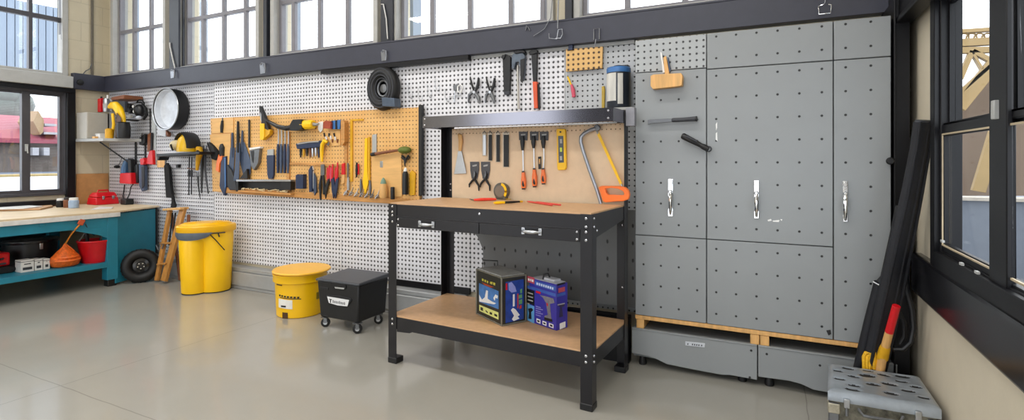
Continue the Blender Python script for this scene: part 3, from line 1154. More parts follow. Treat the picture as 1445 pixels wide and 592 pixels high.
# ================================================================ teal bench in the far corner
TX = -5.38
TP = PXl(TX)
tb = Thing('teal_workbench', 'teal painted workbench with pale wooden top in the far corner', 'workbench')
ya = 1.05; yb = 2.76
ow = [(-6.50, ya), (TX + .02, ya), (TX + .02, yb + .01), (-5.575, 3.235), (-6.50, 3.235)]
m = MB(); m.prism([(x, y, .668) for x, y in ow], (0, 0, .016))
tb.part('worktop', m, mat('pale scuffed worktop', '#d9c4a2', 0.5, 0, 0.14, 3, stretch=(6, 1, 1)), .002)
m = MB(); m.box(-6.49, TX + .025, ya, yb + .005, .63, .668)
tb.part('top_edge', m, mat('white worktop edge', '#d6d5d2', 0.45), .003, label='white edge board under the worktop')
m = MB(); m.box(TX - .05, TX, ya, yb - .09, .545, .63)
for y in (PXl(TX).at(60, 318).y,):
    m.box(TX, TX + .006, y - .02, y + .012, .595, .628)
tb.part('front_rail', m, TEAL, .003)
m = MB(); m.prism([(TX - .001, yb - .085, .55), (TX - .001, yb - .085, .44), (TX - .001, yb - .15, .475), (TX - .001, yb - .38, .55)], (-.02, 0, 0))
tb.part('gusset', m, TEAL, .002)
for (x0, x1, y0, y1) in ((TX - .09, TX, yb - .09, yb), (TX - .09, TX, ya, ya + .09), (-6.5, -6.41, yb - .09, yb), (-6.5, -6.41, ya, ya + .09)):
    m = MB(); m.box(x0, x1, y0, y1, .06, .63)
    lg = tb.part('leg', m, TEAL, .004)
    m = MB(); m.box(x0 + .01, x1 - .01, y0 + .01, y1 - .01, 0, .06)
    tb.part('foot', m, BLACK, .004, parent=lg)
m = MB(); m.prism([(TX, yb - .02, .02), (-5.58, 3.2, .02), (-5.58, 3.2, .655), (TX, yb - .02, .655)], (-.018, -.008, 0))
tb.part('end_panel', m, TEAL, .002)
m = MB(); m.bar((-5.583, 3.21, .02), (-5.583, 3.21, .67), .012, .02, (0, 1, 0))
tb.part('corner_strip', m, BLACK)
m = MB(); m.box(-6.45, TX - .01, ya, yb - .03, .205, .225); m.box(TX - .02, TX + .002, ya, yb - .09, .178, .225)
tb.part('lower_shelf', m, TEAL, .002)
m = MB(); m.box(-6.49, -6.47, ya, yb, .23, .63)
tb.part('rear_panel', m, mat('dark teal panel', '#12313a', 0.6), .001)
tb.finish()
m = MB()
pts = [PZ(.686).at(x, y) for x, y in ((-40, 299), (57, 296), (75, 292), (70, 289.5), (-40, 288))]
m.prism(pts, (0, 0, .014))
solo('plywood_sheet', m, mat('ply sheet', '#c59b70', 0.5, var=0.1, scale=4, stretch=(6, 1, 1)), 'brown plywood sheet lying on the teal bench under the window', 'board', bev=.002)
m = MB()
pts = [PZ(.7008).at(x, y) for x, y in ((-40, 297), (35, 294.5), (60, 291.5), (40, 290.5), (-40, 292))]
m.prism(pts, (0, 0, .008))
solo('laminate_board', m, WHITE, 'white thin panel lying on the brown plywood sheet on the teal bench', 'board', bev=.002)
# ================================================================ amber pegboard and its tools
WB = PY(3.215)
HUNG_ON += [WB, WALLP, BACKP, CABP]
t = Thing('wooden_pegboard', 'large amber wooden pegboard crowded with tools on the white steel wall', 'pegboard')
m = MB()
m.prism([WB.at(x, y) for x, y in ((297, 167), (592, 151), (592, 289.5), (300, 270))], (0, .03, 0))
q = WB.at(297, 167)
bd_ = t.part('board', m, WPEG, .001, uv=((q.x, 0), (0, 2)))
m = MB()
shape(m, WB, ('p', [(317, 264), (592, 282), (592, 289.8), (317, 272)], 0, .014))
t.part('bottom_batten', m, PLY, .002)
m = MB(); shape(m, WB, ('p', rect(404, 186, 408, 274), 0, .014))
t.part('divider', m, PLY, .001)
m = MB(); shape(m, WB, ('p', rect(485.5, 170, 489.5, 281), 0, .014))
t.part('divider', m, PLY, .001)
m = MB(); shape(m, WB, ('p', [(299, 167), (329, 165.5), (329, 187), (299, 188)], 0, .008))
t.part('backing_block', m, WOODL, .001)
m = MB(); shape(m, WB, ('p', [(296, 190), (325, 188.5), (325, 262), (312, 262), (300, 240)], 0, .008))
t.part('backing_block', m, WOODL, .001)
m = MB(); shape(m, WB, ('p', [(408, 229), (485, 232), (485, 235), (408, 232)], 0, .012))
t.part('batten', m, PLY, .001)
m = MB(); shape(m, WB, ('p', [(590.5, 148), (595, 147.8), (595, 275), (590.5, 276)], -.01, .03))
t.part('edge_strip', m, BLACK, .001, label='black edge strip')
t.finish()


def hung(name, label, parts, group=None, P=WB, cat='tool', **k):
    return item(name, label, cat, P, parts, group, **k)


# left end of the board
hung('file', 'short black file hung at the top left corner of the amber pegboard', [
    ('handle', BLACK, [('r', [(314, 170), (313.5, 178), (313, 187)], .012, [1.8, 2.6, 2.0])]), ('tang', STEELD, [('r', [(314, 166), (314, 171)], .012, .9)])])
for n, (pts, w, lb) in enumerate((
        ([(328, 187), (328, 222), (327, 250)], (1.4, 3.2, 1.8), 'leftmost of three long blue grey trowels on the amber pegboard'),
        ([(336, 171), (336, 215), (333, 246)], (1.6, 2.6, 3.4), 'tallest blue grey trowel with black grip near the left of the amber pegboard'),
        ([(342, 184), (342, 214), (348, 238)], (1.2, 2.6, 4.6), 'blue grey trowel with tilted blade, right of the tallest trowel'))):
    a, b, c = pts
    hung('trowel', lb, [
        ('handle', BLACK if n == 1 else BLUEGREY, [('r', [a, ((a[0] + b[0]) / 2, (a[1] + b[1]) / 2), b], .014 + .02 * (n == 1), [w[0], w[0] * 1.4, w[0]])]),
        ('blade', BLUEGREY, [('p', [(b[0] - w[1], b[1] - 14), (b[0] + w[1], b[1] - 14), (c[0] + w[2] * 1.3, c[1] - 10), (c[0] + w[2] * 1.1, c[1] + 8), (c[0] - w[2] * 1.1, c[1] + 9), (b[0] - w[1] * 1.7, c[1] - 14)], .010 + .02 * (n == 1), .004)])], 'blue grey trowels')
hung('angle_bracket', 'black wedge resting at the foot of the blue grey trowels', [('body', BLACK, [('p', [(338, 252), (348, 238), (349, 252)], .01, .03)])], cat='bracket')
hung('steel_rule', 'thin dark steel bar standing right of the blue grey trowels', [('blade', BLACK, [('p', rect(350, 168.5, 352.2, 208), .006, .006)])])
hung('steel_cup', 'grey steel cup with white rim on the amber pegboard below the thin bar', [
    ('cup', STEELD, [('p', [(352, 212), (366, 210), (364, 230), (358, 240), (354, 234)], .004, .03)]),
    ('rim', WHITE, [('p', [(351.5, 208.5), (367, 206.5), (367, 209), (352, 211.5)], .002, .034)]), ('spout', BLACK, [('p', [(353.5, 213), (358, 212.5), (357, 230), (355, 226)], .034, .003)])], cat='cup')
hung('wide_chisel', 'wide navy chisel with pale blade top hanging under the mattock head', [
    ('grip', NAVY, [('p', [(376, 219), (386, 218.5), (385.5, 246), (384, 252), (378.5, 252), (377, 246)], .004, .018)]),
    ('ferrule', LTGREY, [('p', [(377, 211), (385.5, 210), (385.5, 219), (377, 219.5)], .006, .012)])])
for n, x in enumerate((392.5, 397, 402, 406.8)):
    hung('long_chisel', ['first', 'second', 'third', 'fourth'][n] + ' from the left of four long navy chisels hanging in a row', [
        ('blade', STEEL, [('p', [(x - .7, 181 + n), (x + .8, 181 + n), (x + .9, 206), (x - .8, 206)], .014 + .002 * (n % 2), .004)]),
        ('grip', (NAVY, BLUEGREY, NAVY, BLUEGREY)[n], [('r', [(x, 203), (x, 214), (x - .2, 230), (x - .3, 244)], .016, [1.6, 2.3, 2.2, 1.5])])], 'long navy chisels in a row')
t = Thing('tray', 'narrow steel lipped wooden tray of wood offcuts at the foot of the amber pegboard', 'tray')
m = MB(); shape(m, WB, ('p', [(333, 253), (410, 253.5), (410, 256), (333, 256)], 0, .06))
t.part('ledge', m, STEEL, .002)
m = MB(); shape(m, WB, ('p', [(334, 268), (410, 272.5), (410, 275), (334, 270.5)], 0, .055))
t.part('floor', m, PLY, .001)
m = MB(); shape(m, WB, ('p', [(333, 256), (336, 256), (336, 270), (333, 270)], 0, .055))
t.part('end', m, BLACK, .001)
m = MB(); shape(m, WB, ('p', [(334, 255.5), (410, 256), (410, 272), (334, 268)], 0, .004)); t.part('back', m, BLACK)
m = MB(); shape(m, WB, ('p', [(396, 256), (410, 256), (410, 268), (396, 267)], 0, .05))
t.part('end_box', m, BLACK, .001)
t.finish()
m = MB(); rnd = random.Random(11)
for k in range(46):
    px = rnd.uniform(337, 408); py = 267.0 + (px - 337) * .058
    c = WB.at(px, py + .6, .052) + V((0, rnd.uniform(0, .035), rnd.uniform(.002, .018)))
    m.rbox(c, (rnd.uniform(.012, .035), .007, .005), (rnd.uniform(-1, 1), .3, rnd.uniform(-.3, .5)), (0, rnd.uniform(-.3, .3), 1))
o = solo('offcuts', m, mat('pale offcuts', '#e6cda0', 0.6, var=0.35, scale=60), 'heap of small pale wood offcuts lying in the narrow tray', 'offcuts', bev=0, kind='stuff')

# mattock, drill, upper right shelf row
hung('mattock', 'yellow and black mattock head with a long black blade on the amber pegboard', [
    ('head', YELLOW, [('p', [(366.5, 174), (372.5, 174), (372.5, 194), (370.5, 197.5), (366.5, 196.5)], .02, .035)]),
    ('cheek', MUSTARD, [('p', [(372, 177), (381, 184), (380, 189), (372, 196)], .012, .035)]),
    ('blade', BLACK, [('p', [(365.3, 149), (367, 150), (370.5, 158), (374, 168), (377, 176), (379, 184), (373, 181), (369, 174), (366.3, 162)], .018, .03)]),
    ('edge', STEEL, [('p', [(367.2, 158), (368.4, 161), (368.8, 172), (367.2, 168)], .048, .002)])])
hung('grease_gun', 'long black and yellow grease gun lying across the top of the amber pegboard', [
    ('spout', BLACK, [('r', [(374, 168), (382, 173), (392, 178.5), (404, 181), (414, 179)], .05, [1.2, 2.4, 3.0, 3.4, 3.2])]),
    ('trim', STEELD, [('r', [(380, 171.5), (390, 176.5), (402, 178.8)], .068, [.6, 1.0, .8])]),
    ('body', BLACK, [('p', [(408, 177), (413, 168.5), (425, 168), (426, 182), (417, 184.5), (409, 184)], .015, .07)]),
    ('barrel', YELLOW, [('r', [(426, 176), (428, 176), (440, 175.5), (442.5, 175.5)], .045, [6.2, 6.9, 6.6, 5.8])]),
    ('nozzle', STEEL, [('r', [(442, 175), (446, 175.5), (450, 174.5)], .045, [3.0, 2.2, 1.4])])])
hung('putty_spreader', 'small white spreader hanging beside the yellow barrel', [('blade', WHITE, [('p', [(449, 172), (455.5, 171), (455, 183), (452, 187), (448.5, 182)], .006, .006)])])
hung('rust_tin', 'rust red cap shaped tin on the amber pegboard right of white spreader', [('tin', mat('rust red paint', '#9c3f22', 0.45), [('p', [(456, 181), (456, 172.5), (459, 170), (464.5, 170.5), (466.5, 174), (466, 181.5)], .004, .05)])], cat='tin')
for n, (x0, x1, mt, lb) in enumerate(((466.5, 469.5, NAVY, 'dark navy cloth hanging right of the rust red tin'), (469.5, 473, BLUE, 'narrow bright blue cloth between two dark cloths'), (473, 475.3, BLACK, 'narrow black cloth between two blue cloths'), (475.3, 480.5, BLUE, 'wider bright blue cloth at the right end of hanging cloths'))):
    hung('hanging_cloth', lb, [('cloth', mt, [('p', [(x0, 170.5 - n * .4), (x1, 170 - n * .4), (x1 - (1.2 if n == 3 else 0), 182), (x0 + (.8 if n == 3 else 0), 182)], .004, .03 - .004 * (n % 2))])], 'small hanging cloths', cat='cloth')
hung('wood_bracket', 'rounded wooden bracket ending the row of hanging cloths', [('block', PLY, [('p', [(480.8, 169), (484, 169.5), (486, 173), (486, 200), (483, 205), (480.8, 205)], .0, .05)])], cat='bracket')
t = Thing('peg_rack', 'small wooden rack of black and white pegs under the hanging cloths', 'rack')
m = MB(); shape(m, WB, ('p', [(456, 186), (480, 184), (480, 205), (470, 206)], 0, .008)); t.part('backing', m, WOODL, .001)
rnd = random.Random(5)
for k in range(9):
    x, y = 457 + k * 2.4 + rnd.uniform(-.6, .6), 187 + (k % 3) * 5 + rnd.uniform(-1, 1)
    m = MB(); shape(m, WB, ('r', [(x, y), (x + rnd.uniform(-.5, 1.5), y + 5)], .014, [1.3, 1.0])); t.part('peg', m, (BLACK, WHITE, BROWN)[k % 3])
t.finish()

# row of pliers with the yellow handled tool
t = Thing('tool_rail', 'black rail with clipped tool bits in the middle of the amber pegboard', 'rail')
m = MB(); shape(m, WB, ('p', [(417, 203), (424, 200.5), (452, 198), (453, 207), (445, 208), (430, 209.5), (419, 210)], 0, .035)); t.part('bar', m, NAVY, .004)
m = MB(); shape(m, WB, ('r', [(420, 203), (436, 200.5), (450, 199.5)], .037, .9)); t.part('highlight_strip', m, LTGREY)
for k, x in enumerate((424, 428.5, 433, 437.5, 441, 445.5, 449.5)):
    m = MB(); shape(m, WB, ('r', [(x, 207), (x + .3, 214), (x + .2, 222 - (k % 3))], .016, [1.2, 1.6, .9])); t.part('bit', m, (BLACK, MUSTARD, BLACK, BROWN, STEEL, STEEL, NAVY)[k])
t.finish()
hung('hook_knife', 'yellow handled hook knife right of the black tool rail', [
    ('handle', YELLOW, [('r', [(454.5, 228), (454, 214), (455, 204), (458, 199), (462, 200.5)], .03, [1.6, 2.6, 3.0, 3.2, 2.0])]),
    ('blade', STEELD, [('p', [(461, 198), (465, 202), (463, 206), (460, 203)], .02, .006)])])

# lower right row
hung('blue_box', 'small navy steel box with a wavy top at the foot of the amber pegboard', [('box', NAVY, [('p', [(417, 247), (420, 245.5), (423, 247), (427.5, 245.5), (427.5, 266), (417, 266)], .0, .04)])], cat='box')
hung('blue_shears', 'navy and white hand shears standing right of the navy box', [
    ('grip', NAVY, [('p', [(435, 240), (438.5, 234), (440, 240), (440, 270), (436, 271)], .012, .022)]),
    ('blade', WHITE, [('p', [(439.8, 233.5), (441.5, 238), (442.3, 262), (440.6, 272)], .010, .012)]),
    ('spring', BLUEGREY, [('p', [(442.5, 244), (445, 250), (446, 270), (443.5, 276), (442, 265)], .008, .016)])])
hung('black_pliers', 'black pliers with a steel link at the centre foot of amber pegboard', [
    ('jaw', STEELD, [('p', [(452.5, 232), (457, 231.5), (457.6, 246), (455, 249), (452, 246)], .01, .012)]),
    ('grip', BLACK, [('r', [(453.5, 247), (451.8, 262), (452.5, 282)], .018, [1.4, 2.3, 1.2]), ('r', [(456, 247), (457.3, 260), (457, 274)], .018, [1.4, 2.0, 1.2])])])
for n, (x, dx, lb) in enumerate(((464, -5, 'leftmost of the red handled pliers beside the black pliers'), (468.5, 1.5, 'middle red handled pliers between two others'), (475.5, -2.5, 'tall red and navy pliers at the right of the red handled pliers'))):
    hung('red_pliers', lb, [
        ('grip', RED, [('r', [(x + 1, 233 - 2 * n), (x + .4, 243), (x, 252)], .02 + .004 * n, [1.0, 1.9, 1.6])]),
        ('jaw', NAVY if n else BLACK, [('p', [(x - 1.6, 252), (x + 1.8, 250), (x + dx + 2.6, 266), (x + dx, 280), (x + dx - 2.2, 268)], .012 + .004 * n, .012)]),
        ('second_grip', RED if n != 1 else PINK, [('r', [(x - 1.8, 236), (x - 2, 246), (x - 1.4, 256)], .014 + .004 * n, [.8, 1.5, 1.2])])], 'red handled pliers')
hung('paint_brush', 'small brush with bright red handle hanging beside the divider strip', [
    ('handle', RED, [('p', [(482, 231), (486, 229.5), (486.3, 246), (481.5, 246)], .01, .016)]), ('bristles', WOOD, [('p', [(481.8, 246), (486.3, 246), (485.5, 258), (481.5, 260)], .012, .010)])], cat='brush')

# right third: rules, mallet, ornaments
t = Thing('try_square', 'tall yellow frame rule on the right half of amber pegboard', 'rule')
m = MB(); shape(m, WB, ('p', rect(494, 168, 497, 256), .0, .012)); t.part('stock', m, MUSTARD, .001)
m = MB(); shape(m, WB, ('p', [(497, 168), (512, 167.5), (512, 170), (497, 170.5)], 0, .010)); t.part('top_bar', m, MUSTARD, .001)
t.finish()
hung('folding_rule', 'bright yellow folding rule with widening foot on the amber pegboard', [
    ('leaf', YELLOW, [('p', [(514.5, 195), (518, 194.5), (518, 240), (519.5, 258), (515, 274), (511.5, 258), (513.5, 240)], .004, .010)]),
    ('leaf', MUSTARD, [('p', [(519, 193), (521.5, 193), (521.5, 254), (519, 255)], .002, .014)])], cat='rule')
hung('grey_rule', 'pale grey steel rule right of the bright yellow folding rule', [('blade', LTGREY, [('p', [(525, 190), (531, 189), (531, 218), (525, 218)], .002, .008)])], cat='rule')
hung('awl', 'grey shafted awl standing right of the divider strip', [('shaft', STEELD, [('r', [(491, 230), (491, 252)], .014, [1.2, .8])]), ('handle', LTGREY, [('r', [(491.3, 250), (491.5, 260), (491.8, 268)], .016, [1.0, 2.2, 1.4])])])
hung('marking_knife', 'black and red marking knife at the foot of the yellow rules', [('grip', BLACK, [('r', [(503.5, 229), (503.5, 240), (503, 250)], .018, [1.2, 2.2, 1.0])]), ('inlay', RED, [('p', rect(504.6, 231, 506.4, 246), .012, .006)])])
hung('board_card', 'square birch board propped at the lower right of amber pegboard', [('board', WOODL, [('p', [(524.5, 219), (566, 215), (567, 277), (524.5, 278)], .0, .010)]), ('slot', STEEL, [('p', rect(536, 227, 540, 236), .010, .003)])], cat='board')
hung('mallet', 'brown handled mallet with an olive green head lying above the birch board', [
    ('handle', BROWN, [('r', [(524, 218), (540, 215.2), (563, 211.5)], .035, [2.4, 2.1, 1.8])]),
    ('collar', BLACK, [('r', [(524, 218), (530, 217)], .035, 2.7)]),
    ('head', GREENB, [('b', (571, 211.5), .04, 11, 5.2, .035)])], cat='mallet')
hung('hanging_shears', 'dark wire loop shears hanging under the mallet head', [
    ('loop', BLACK, [('c', [(566, 222), (569, 219.5), (571.5, 222), (569.5, 225)], .022, .8), ('c', [(573, 223), (575.5, 219), (578, 221), (576, 225)], .022, .8)]),
    ('shank', BLACK, [('r', [(567, 219), (571, 224), (571.5, 235)], .022, [1.2, 1.8, .8]), ('r', [(577, 219), (573, 224), (572, 230)], .024, [1.2, 1.6, .8])])], cat='shears')
hung('black_bottle', 'tall black bottle with white shoulder under the mallet', [
    ('body', BLACK, [('r', [(572, 274), (572, 260), (572, 245), (572, 241)], .035, [4.6, 4.6, 4.3, 2.6])]), ('cap', WHITE, [('r', [(572, 241.5), (572.5, 238), (572, 236.5)], .035, [2.9, 2.0, 1.2])])], cat='bottle')
hung('amber_strip', 'amber wooden strip standing right of the black bottle', [('strip', MUSTARD, [('p', [(577.5, 244), (581, 240), (586, 244), (585, 275), (578, 275.5)], .0, .014)])], cat='strip')
hung('wood_jar', 'rounded wooden jar with a blue green top at the foot of birch board', [
    ('body', WOOD, [('r', [(541, 279), (541, 276), (541, 264), (541, 258)], .045, [5, 5.8, 5.8, 4.2])]), ('top', mat('blue green stopper', '#6f8d7a', 0.5), [('r', [(541, 259), (541, 254), (541, 250.5)], .045, [4.6, 3.2, .8])])], cat='jar')
hung('black_jar', 'small black cylinder beside the rounded wooden jar', [('body', BLACK, [('r', [(554, 281), (554, 280), (554, 265), (554, 263.5)], .045, [2.8, 3.1, 3.1, 2.6])])], cat='jar')
rnd = random.Random(21)
names = ['bent steel clip nearest the divider strip in the row at the pegboard foot', 'steel clip under the awl at the pegboard foot', 'ring shaped steel clip below the marking knife', 'steel clip just left of the yellow rule foot', 'dark ring clip right of the yellow rule foot', 'dark steel clip below the grey rule', 'steel clip closest to the rounded wooden jar']
for k, lb in enumerate(names):
    x = 488 + k * 7.4; y = 272 + k * .8
    hung('steel_clip', lb, [('ring', STEEL if k < 4 else STEELD, [('c', [(x - 2.6, y), (x, y - 2.4), (x + 2.4, y - .4), (x + .6, y + 2.4)], .022, .6)]),
                            ('pin', STEELD if k % 2 else STEEL, [('r', [(x - 3, y + 3), (x + .5, y - 1), (x + 3, y - 6 - rnd.uniform(0, 4))], .022, [.9, .8, .5])])], 'steel clips at the pegboard foot', cat='clip', bev=0)
for k, (x, y0, y1) in enumerate(((509, 252, 274), (522, 254, 276))):
    hung('scriber', ('thin grey scriber leaning left of the yellow rule foot', 'thin grey scriber leaning right of the yellow rule foot')[k], [('shaft', STEELD, [('r', [(x, y0), (x + .5, (y0 + y1) / 2), (x, y1)], .012, [1.0, 2.0, .8])])], 'thin grey scribers')

# ================================================================ white wall, above the bench
W = WALLP
t = Thing('hose_reel', 'black round hose reel hung on the white wall above the amber pegboard', 'reel')
c = W.at(548, 126, .0); sc = W.scale(548, 126)
m = MB(); m.torus(c + V((0, -.055, 0)), (0, -1, 0), 20 * sc, 8.6 * sc, 36, 12, sx=.93, sy=1.12); m.lathe([(20 * sc, 0), (20 * sc, .01)], c, (0, -1, 0), 28)
rl = t.part('coil', m, RUBBER)
m = MB()
for r in (12.5, 16, 20, 24):
    m.torus(c + V((0, -.055 - .045 * math.sin(math.acos((r - 20) / 8.8)), 0)), (0, -1, 0), r * sc, .006, 32, 6, sx=.93, sy=1.12)
t.part('ridge', m, DKGREY, parent=rl)
m = MB(); m.torus(c + V((0, -.06, 0)), (0, -1, 0), 9 * sc, .010, 24, 8, sy=1.25); m.lathe([(7 * sc, 0), (6 * sc, .06), (.01, .065)], c, (0, -1, 0), 18)
t.part('hub', m, STEELD)
m = MB(); shape(m, W, ('p', [(538, 137), (556, 138), (557, 151), (539, 150)], .03, .08))
t.part('bracket', m, mat('dull blue steel', '#4c5868', 0.4, 0.3), .006)
t.finish()
for k, (x, y) in enumerate(((576, 132), (590, 136), (603, 131), (614, 122), (628, 137))):
    hung('wire_hook', ['first', 'second', 'third', 'fourth', 'fifth'][k] + ' thin wire hook to the right of the black hose reel', [('wire', STEEL, [('r', [(x, y - 12), (x, y), (x + 3, y + 6), (x + 6, y + 3), (x + 6, y - 1)], .02, .45)])], 'thin wire hooks right of the hose reel', P=W, cat='hook', bev=0)
hung('cup_hook', 'small silver cup hook left of the two dark pliers', [('plate', STEELD, [('p', [(639, 121), (645, 118), (648, 119), (646, 127), (640, 128)], .0, .012)]), ('hook', WHITE, [('c', [(646, 122), (650, 119), (653, 123), (650, 131), (646, 129)], .02, 1.2)]),
                                                                               ('pin', STEEL, [('r', [(642, 128), (641, 144)], .012, .7), ('r', [(634, 136), (650, 134)], .010, .6)])], P=W, cat='hook')
for k, (x, lb) in enumerate(((668.5, 'dark open jawed pliers, left of the pair on the white wall'), (691, 'dark closed jawed pliers, right of the pair on the white wall'))):
    w = 8.5 if k == 0 else 6.5
    hung('wall_pliers', lb, [
        ('jaw', STEELD, [('r', [(x - w * .9, 145), (x - w * .75, 134), (x, 129), (x + w * .6, 132)], .02, [1.0, 2.4, 2.4, 1.6]), ('r', [(x + w, 146), (x + w * .8, 138), (x + .5, 129)], .024, [1.2, 3.0, 2.0])]),
        ('grip', BLACK, [('r', [(x + 1, 130), (x - 3, 118), (x - 5, 108)], .022, [1.2, 1.6, .9]), ('r', [(x + 2, 130), (x + 6, 120), (x + 7, 110)], .022, [1.6, 2.4, 1.6])]),
        ('pivot', STEEL, [('d', (x + .5, 130), 2.2, .03, .006)])], 'dark pliers on the white wall', P=W)
hung('pry_bar', 'wide black pry bar, leftmost of the big tools under the beam', [
    ('shaft', BLACK, [('p', [(709, 79), (713, 76), (720, 80), (719.5, 110), (718.5, 131), (711, 132), (710, 110)], .006, .026)]),
    ('claw', BLACK, [('p', [(706.5, 81), (709, 77), (713, 78), (710, 84)], .012, .03)]),
    ('cap', DKGREY, [('p', [(711, 129), (718.8, 128), (718.5, 132.5), (711.3, 133.5)], .004, .03)])], P=W)
t = Thing('bolt_cutter', 'black and grey U headed bolt cutter with a pale steel shaft', 'tool')
m = MB()
shape(m, W, ('p', [(722, 78), (728, 72), (737, 72), (740.5, 79), (740, 100), (737.5, 114), (735, 114), (733.5, 92), (731.5, 87), (727.5, 88), (725, 98), (721.5, 96)], .01, .03)); t.part('head', m, mat('blue grey casting', '#5a6470', 0.4, 0.3, 0.3), .004)
m = MB(); shape(m, W, ('p', [(724, 72), (731, 69.5), (739, 70.5), (741, 75), (736, 74), (727, 76)], .008, .04)); t.part('cap', m, BLACK, .003)
m = MB(); shape(m, W, ('p', [(734, 84), (740, 82), (739.5, 98), (737, 117), (734.5, 115)], .04, .008)); t.part('jaw_plate', m, BLACK, .001)
m = MB(); shape(m, W, ('r', [(730.5, 92), (730.8, 118), (731.5, 154)], .024, [1.3, 1.5, 1.6])); t.part('shaft', m, mat('pale steel', '#b9b6ae', 0.35, 0.6))
t.finish()
hung('hammer', 'hammer with black shaft and orange grip under the beam', [
    ('head', BLACK, [('p', [(746, 73), (750, 70.5), (757, 70), (758.5, 74), (753, 76), (747, 77)], .004, .036)]),
    ('shaft', BLACK, [('p', [(749.5, 75), (757.5, 74), (757, 100), (756.5, 116), (752, 116), (751, 100)], .010, .022)]),
    ('grip', mat('orange red grip', '#d9572f', 0.5), [('p', [(751.5, 115), (757.3, 115), (758.5, 152), (753.5, 153)], .006, .03)]),
    ('rib', BLACK, [('p', [(758.2, 118), (760, 119), (761.5, 152), (759, 153)], .006, .02)])], P=W, cat='hammer')
t = Thing('small_pegboard', 'small square pine pegboard hanging from a hook below the beam', 'pegboard')
m = MB(); pts = [W.at(x, y, .03) for x, y in ((798.5, 69), (850.5, 65.5), (849.5, 96), (798.5, 101))]
m.prism(pts, (0, .016, 0)); q = pts[0]
t.part('board', m, WPEGS, .0025, uv=((q.x, 0), (q.z - .015 - .17, 2)))
m = MB(); shape(m, W, ('p', [(802, 63), (808, 62), (808, 70), (802, 71)], .012, .03)); t.part('clip', m, NAVY, .002)
t.finish()
hung('screwdriver', 'pink red handled screwdriver hanging under the small pine pegboard', [
    ('handle', PINK, [('r', [(806.5, 119), (808.5, 127), (810, 137)], .018, [1.6, 2.8, 2.6])]), ('collar', YELLOW, [('r', [(801, 108), (803.5, 114), (806, 120)], .018, [1.2, 1.4, 1.2])])], P=W, cat='screwdriver')
hung('yellow_pencil', 'dull yellow strip standing left of the blue capped canister', [('strip', mat('dull yellow', '#b99b33', 0.5), [('p', [(849, 122), (852.5, 121), (853.5, 126), (853, 154), (849, 154)], .0, .014)])], P=W, cat='strip')
t = Thing('canister', 'tall blue capped canister with white label standing above the workbench', 'canister')
c0 = W.at(873, 152.5, .075); sc = W.scale(873, 120, .07)
m = MB(); m.lathe([(.92, 0), (1, .02), (1, .20), (.97, .205)], (0, 0, 0), n=28)
m = MB()
R = 16.5 * sc; H = 57 * sc
m.lathe([(R * .96, 0), (R, .006), (R, H * .87), (R * .97, H * .88)], c0, (0, 0, 1), 28)
bo_ = t.part('body', m, mat('dark canister', '#252b35', 0.35))
m = MB(); m.lathe([(R * 1.015, H * .86), (R * 1.015, H * .97), (R * .93, H)], c0, (0, 0, 1), 28); t.part('cap', m, BLUE, .002, label='blue cap')
m = MB(); m.lathe([(R * .45, H), (R * .45, H * 1.04), (R * .3, H * 1.05)], c0, (0, 0, 1), 16); m.rbox(c0 + V((R * .5, 0, H * 1.03)), (R * .7, R * .3, H * .04)); t.part('nozzle', m, BLACK, .002)
m = MB(); n = 12
for (a0, a1, z0, z1) in ((-165, -88, .16, .84), (-80, -55, .08, .82)):
    prev = None
    for i in range(n + 1):
        a = math.radians(a0 + (a1 - a0) * i / n)
        cur = [m.v(c0 + V((math.cos(a) * rr, math.sin(a) * rr, H * zz))) for rr, zz in ((R * 1.003, z0), (R * 1.012, z0), (R * 1.012, z1), (R * 1.003, z1))]
        if prev:
            for q in range(4):
                m.f([prev[q], cur[q], cur[(q + 1) % 4], prev[(q + 1) % 4]])
        else:
            m.f(cur)
        prev = cur
    m.f(prev[::-1])
t.part('label', m, mat('worn white label', '#cfcdc6', 0.5, var=0.15, scale=25, stretch=(1, 1, .2)), parent=bo_, label='worn white paper label')
t.finish()
m = MB(); shape(m, W, ('p', [(846, 152.5), (893, 150.5), (893, 154.5), (846, 156.5)], 0, .155))
solo('wall_ledge', m, LTGREY, 'narrow grey ledge carrying the blue capped canister', 'ledge', bev=.002)
hung('scrubbing_brush', 'wooden block brush with upright handle hung on the perforated cabinet panel', [
    ('block', WOOD, [('p', [(918, 107), (922, 105), (961, 103), (963, 107), (962, 120), (958, 121.5), (921, 125.5), (918, 121)], .0, .05)]),
    ('handle', WOOD, [('p', [(936, 81), (939.5, 78.5), (942, 90), (944.5, 104), (938, 105), (937, 92)], .008, .016)]),
    ('blade', WHITE, [('p', [(931.5, 73), (933.8, 74), (938.5, 102), (935, 103), (933.8, 90)], .006, .005)]),
    ('clip', BLUEGREY, [('p', [(941.5, 80), (943.2, 81), (946.5, 100), (944, 102)], .006, .012)])], P=CABP, cat='brush')
hung('cold_chisel', 'black handled chisel held level on the grey cabinet door', [
    ('handle', DKGREY, [('r', [(948, 169.6), (950, 169.4), (966, 168.6), (980, 167.6), (983, 167.4)], .022, [2.4, 3.0, 3.0, 3.4, 3.0])]),
    ('blade', mat('dull steel', '#6b6d70', 0.4, 0.7), [('p', [(914, 169), (918, 168.3), (948, 167.2), (948, 171.8), (920, 174), (914, 175.5)], .014, .012)]),
    ('end_cap', BLACK, [('r', [(981.5, 167.5), (984, 167.3)], .022, 3.8)])], P=CABP, cat='chisel')
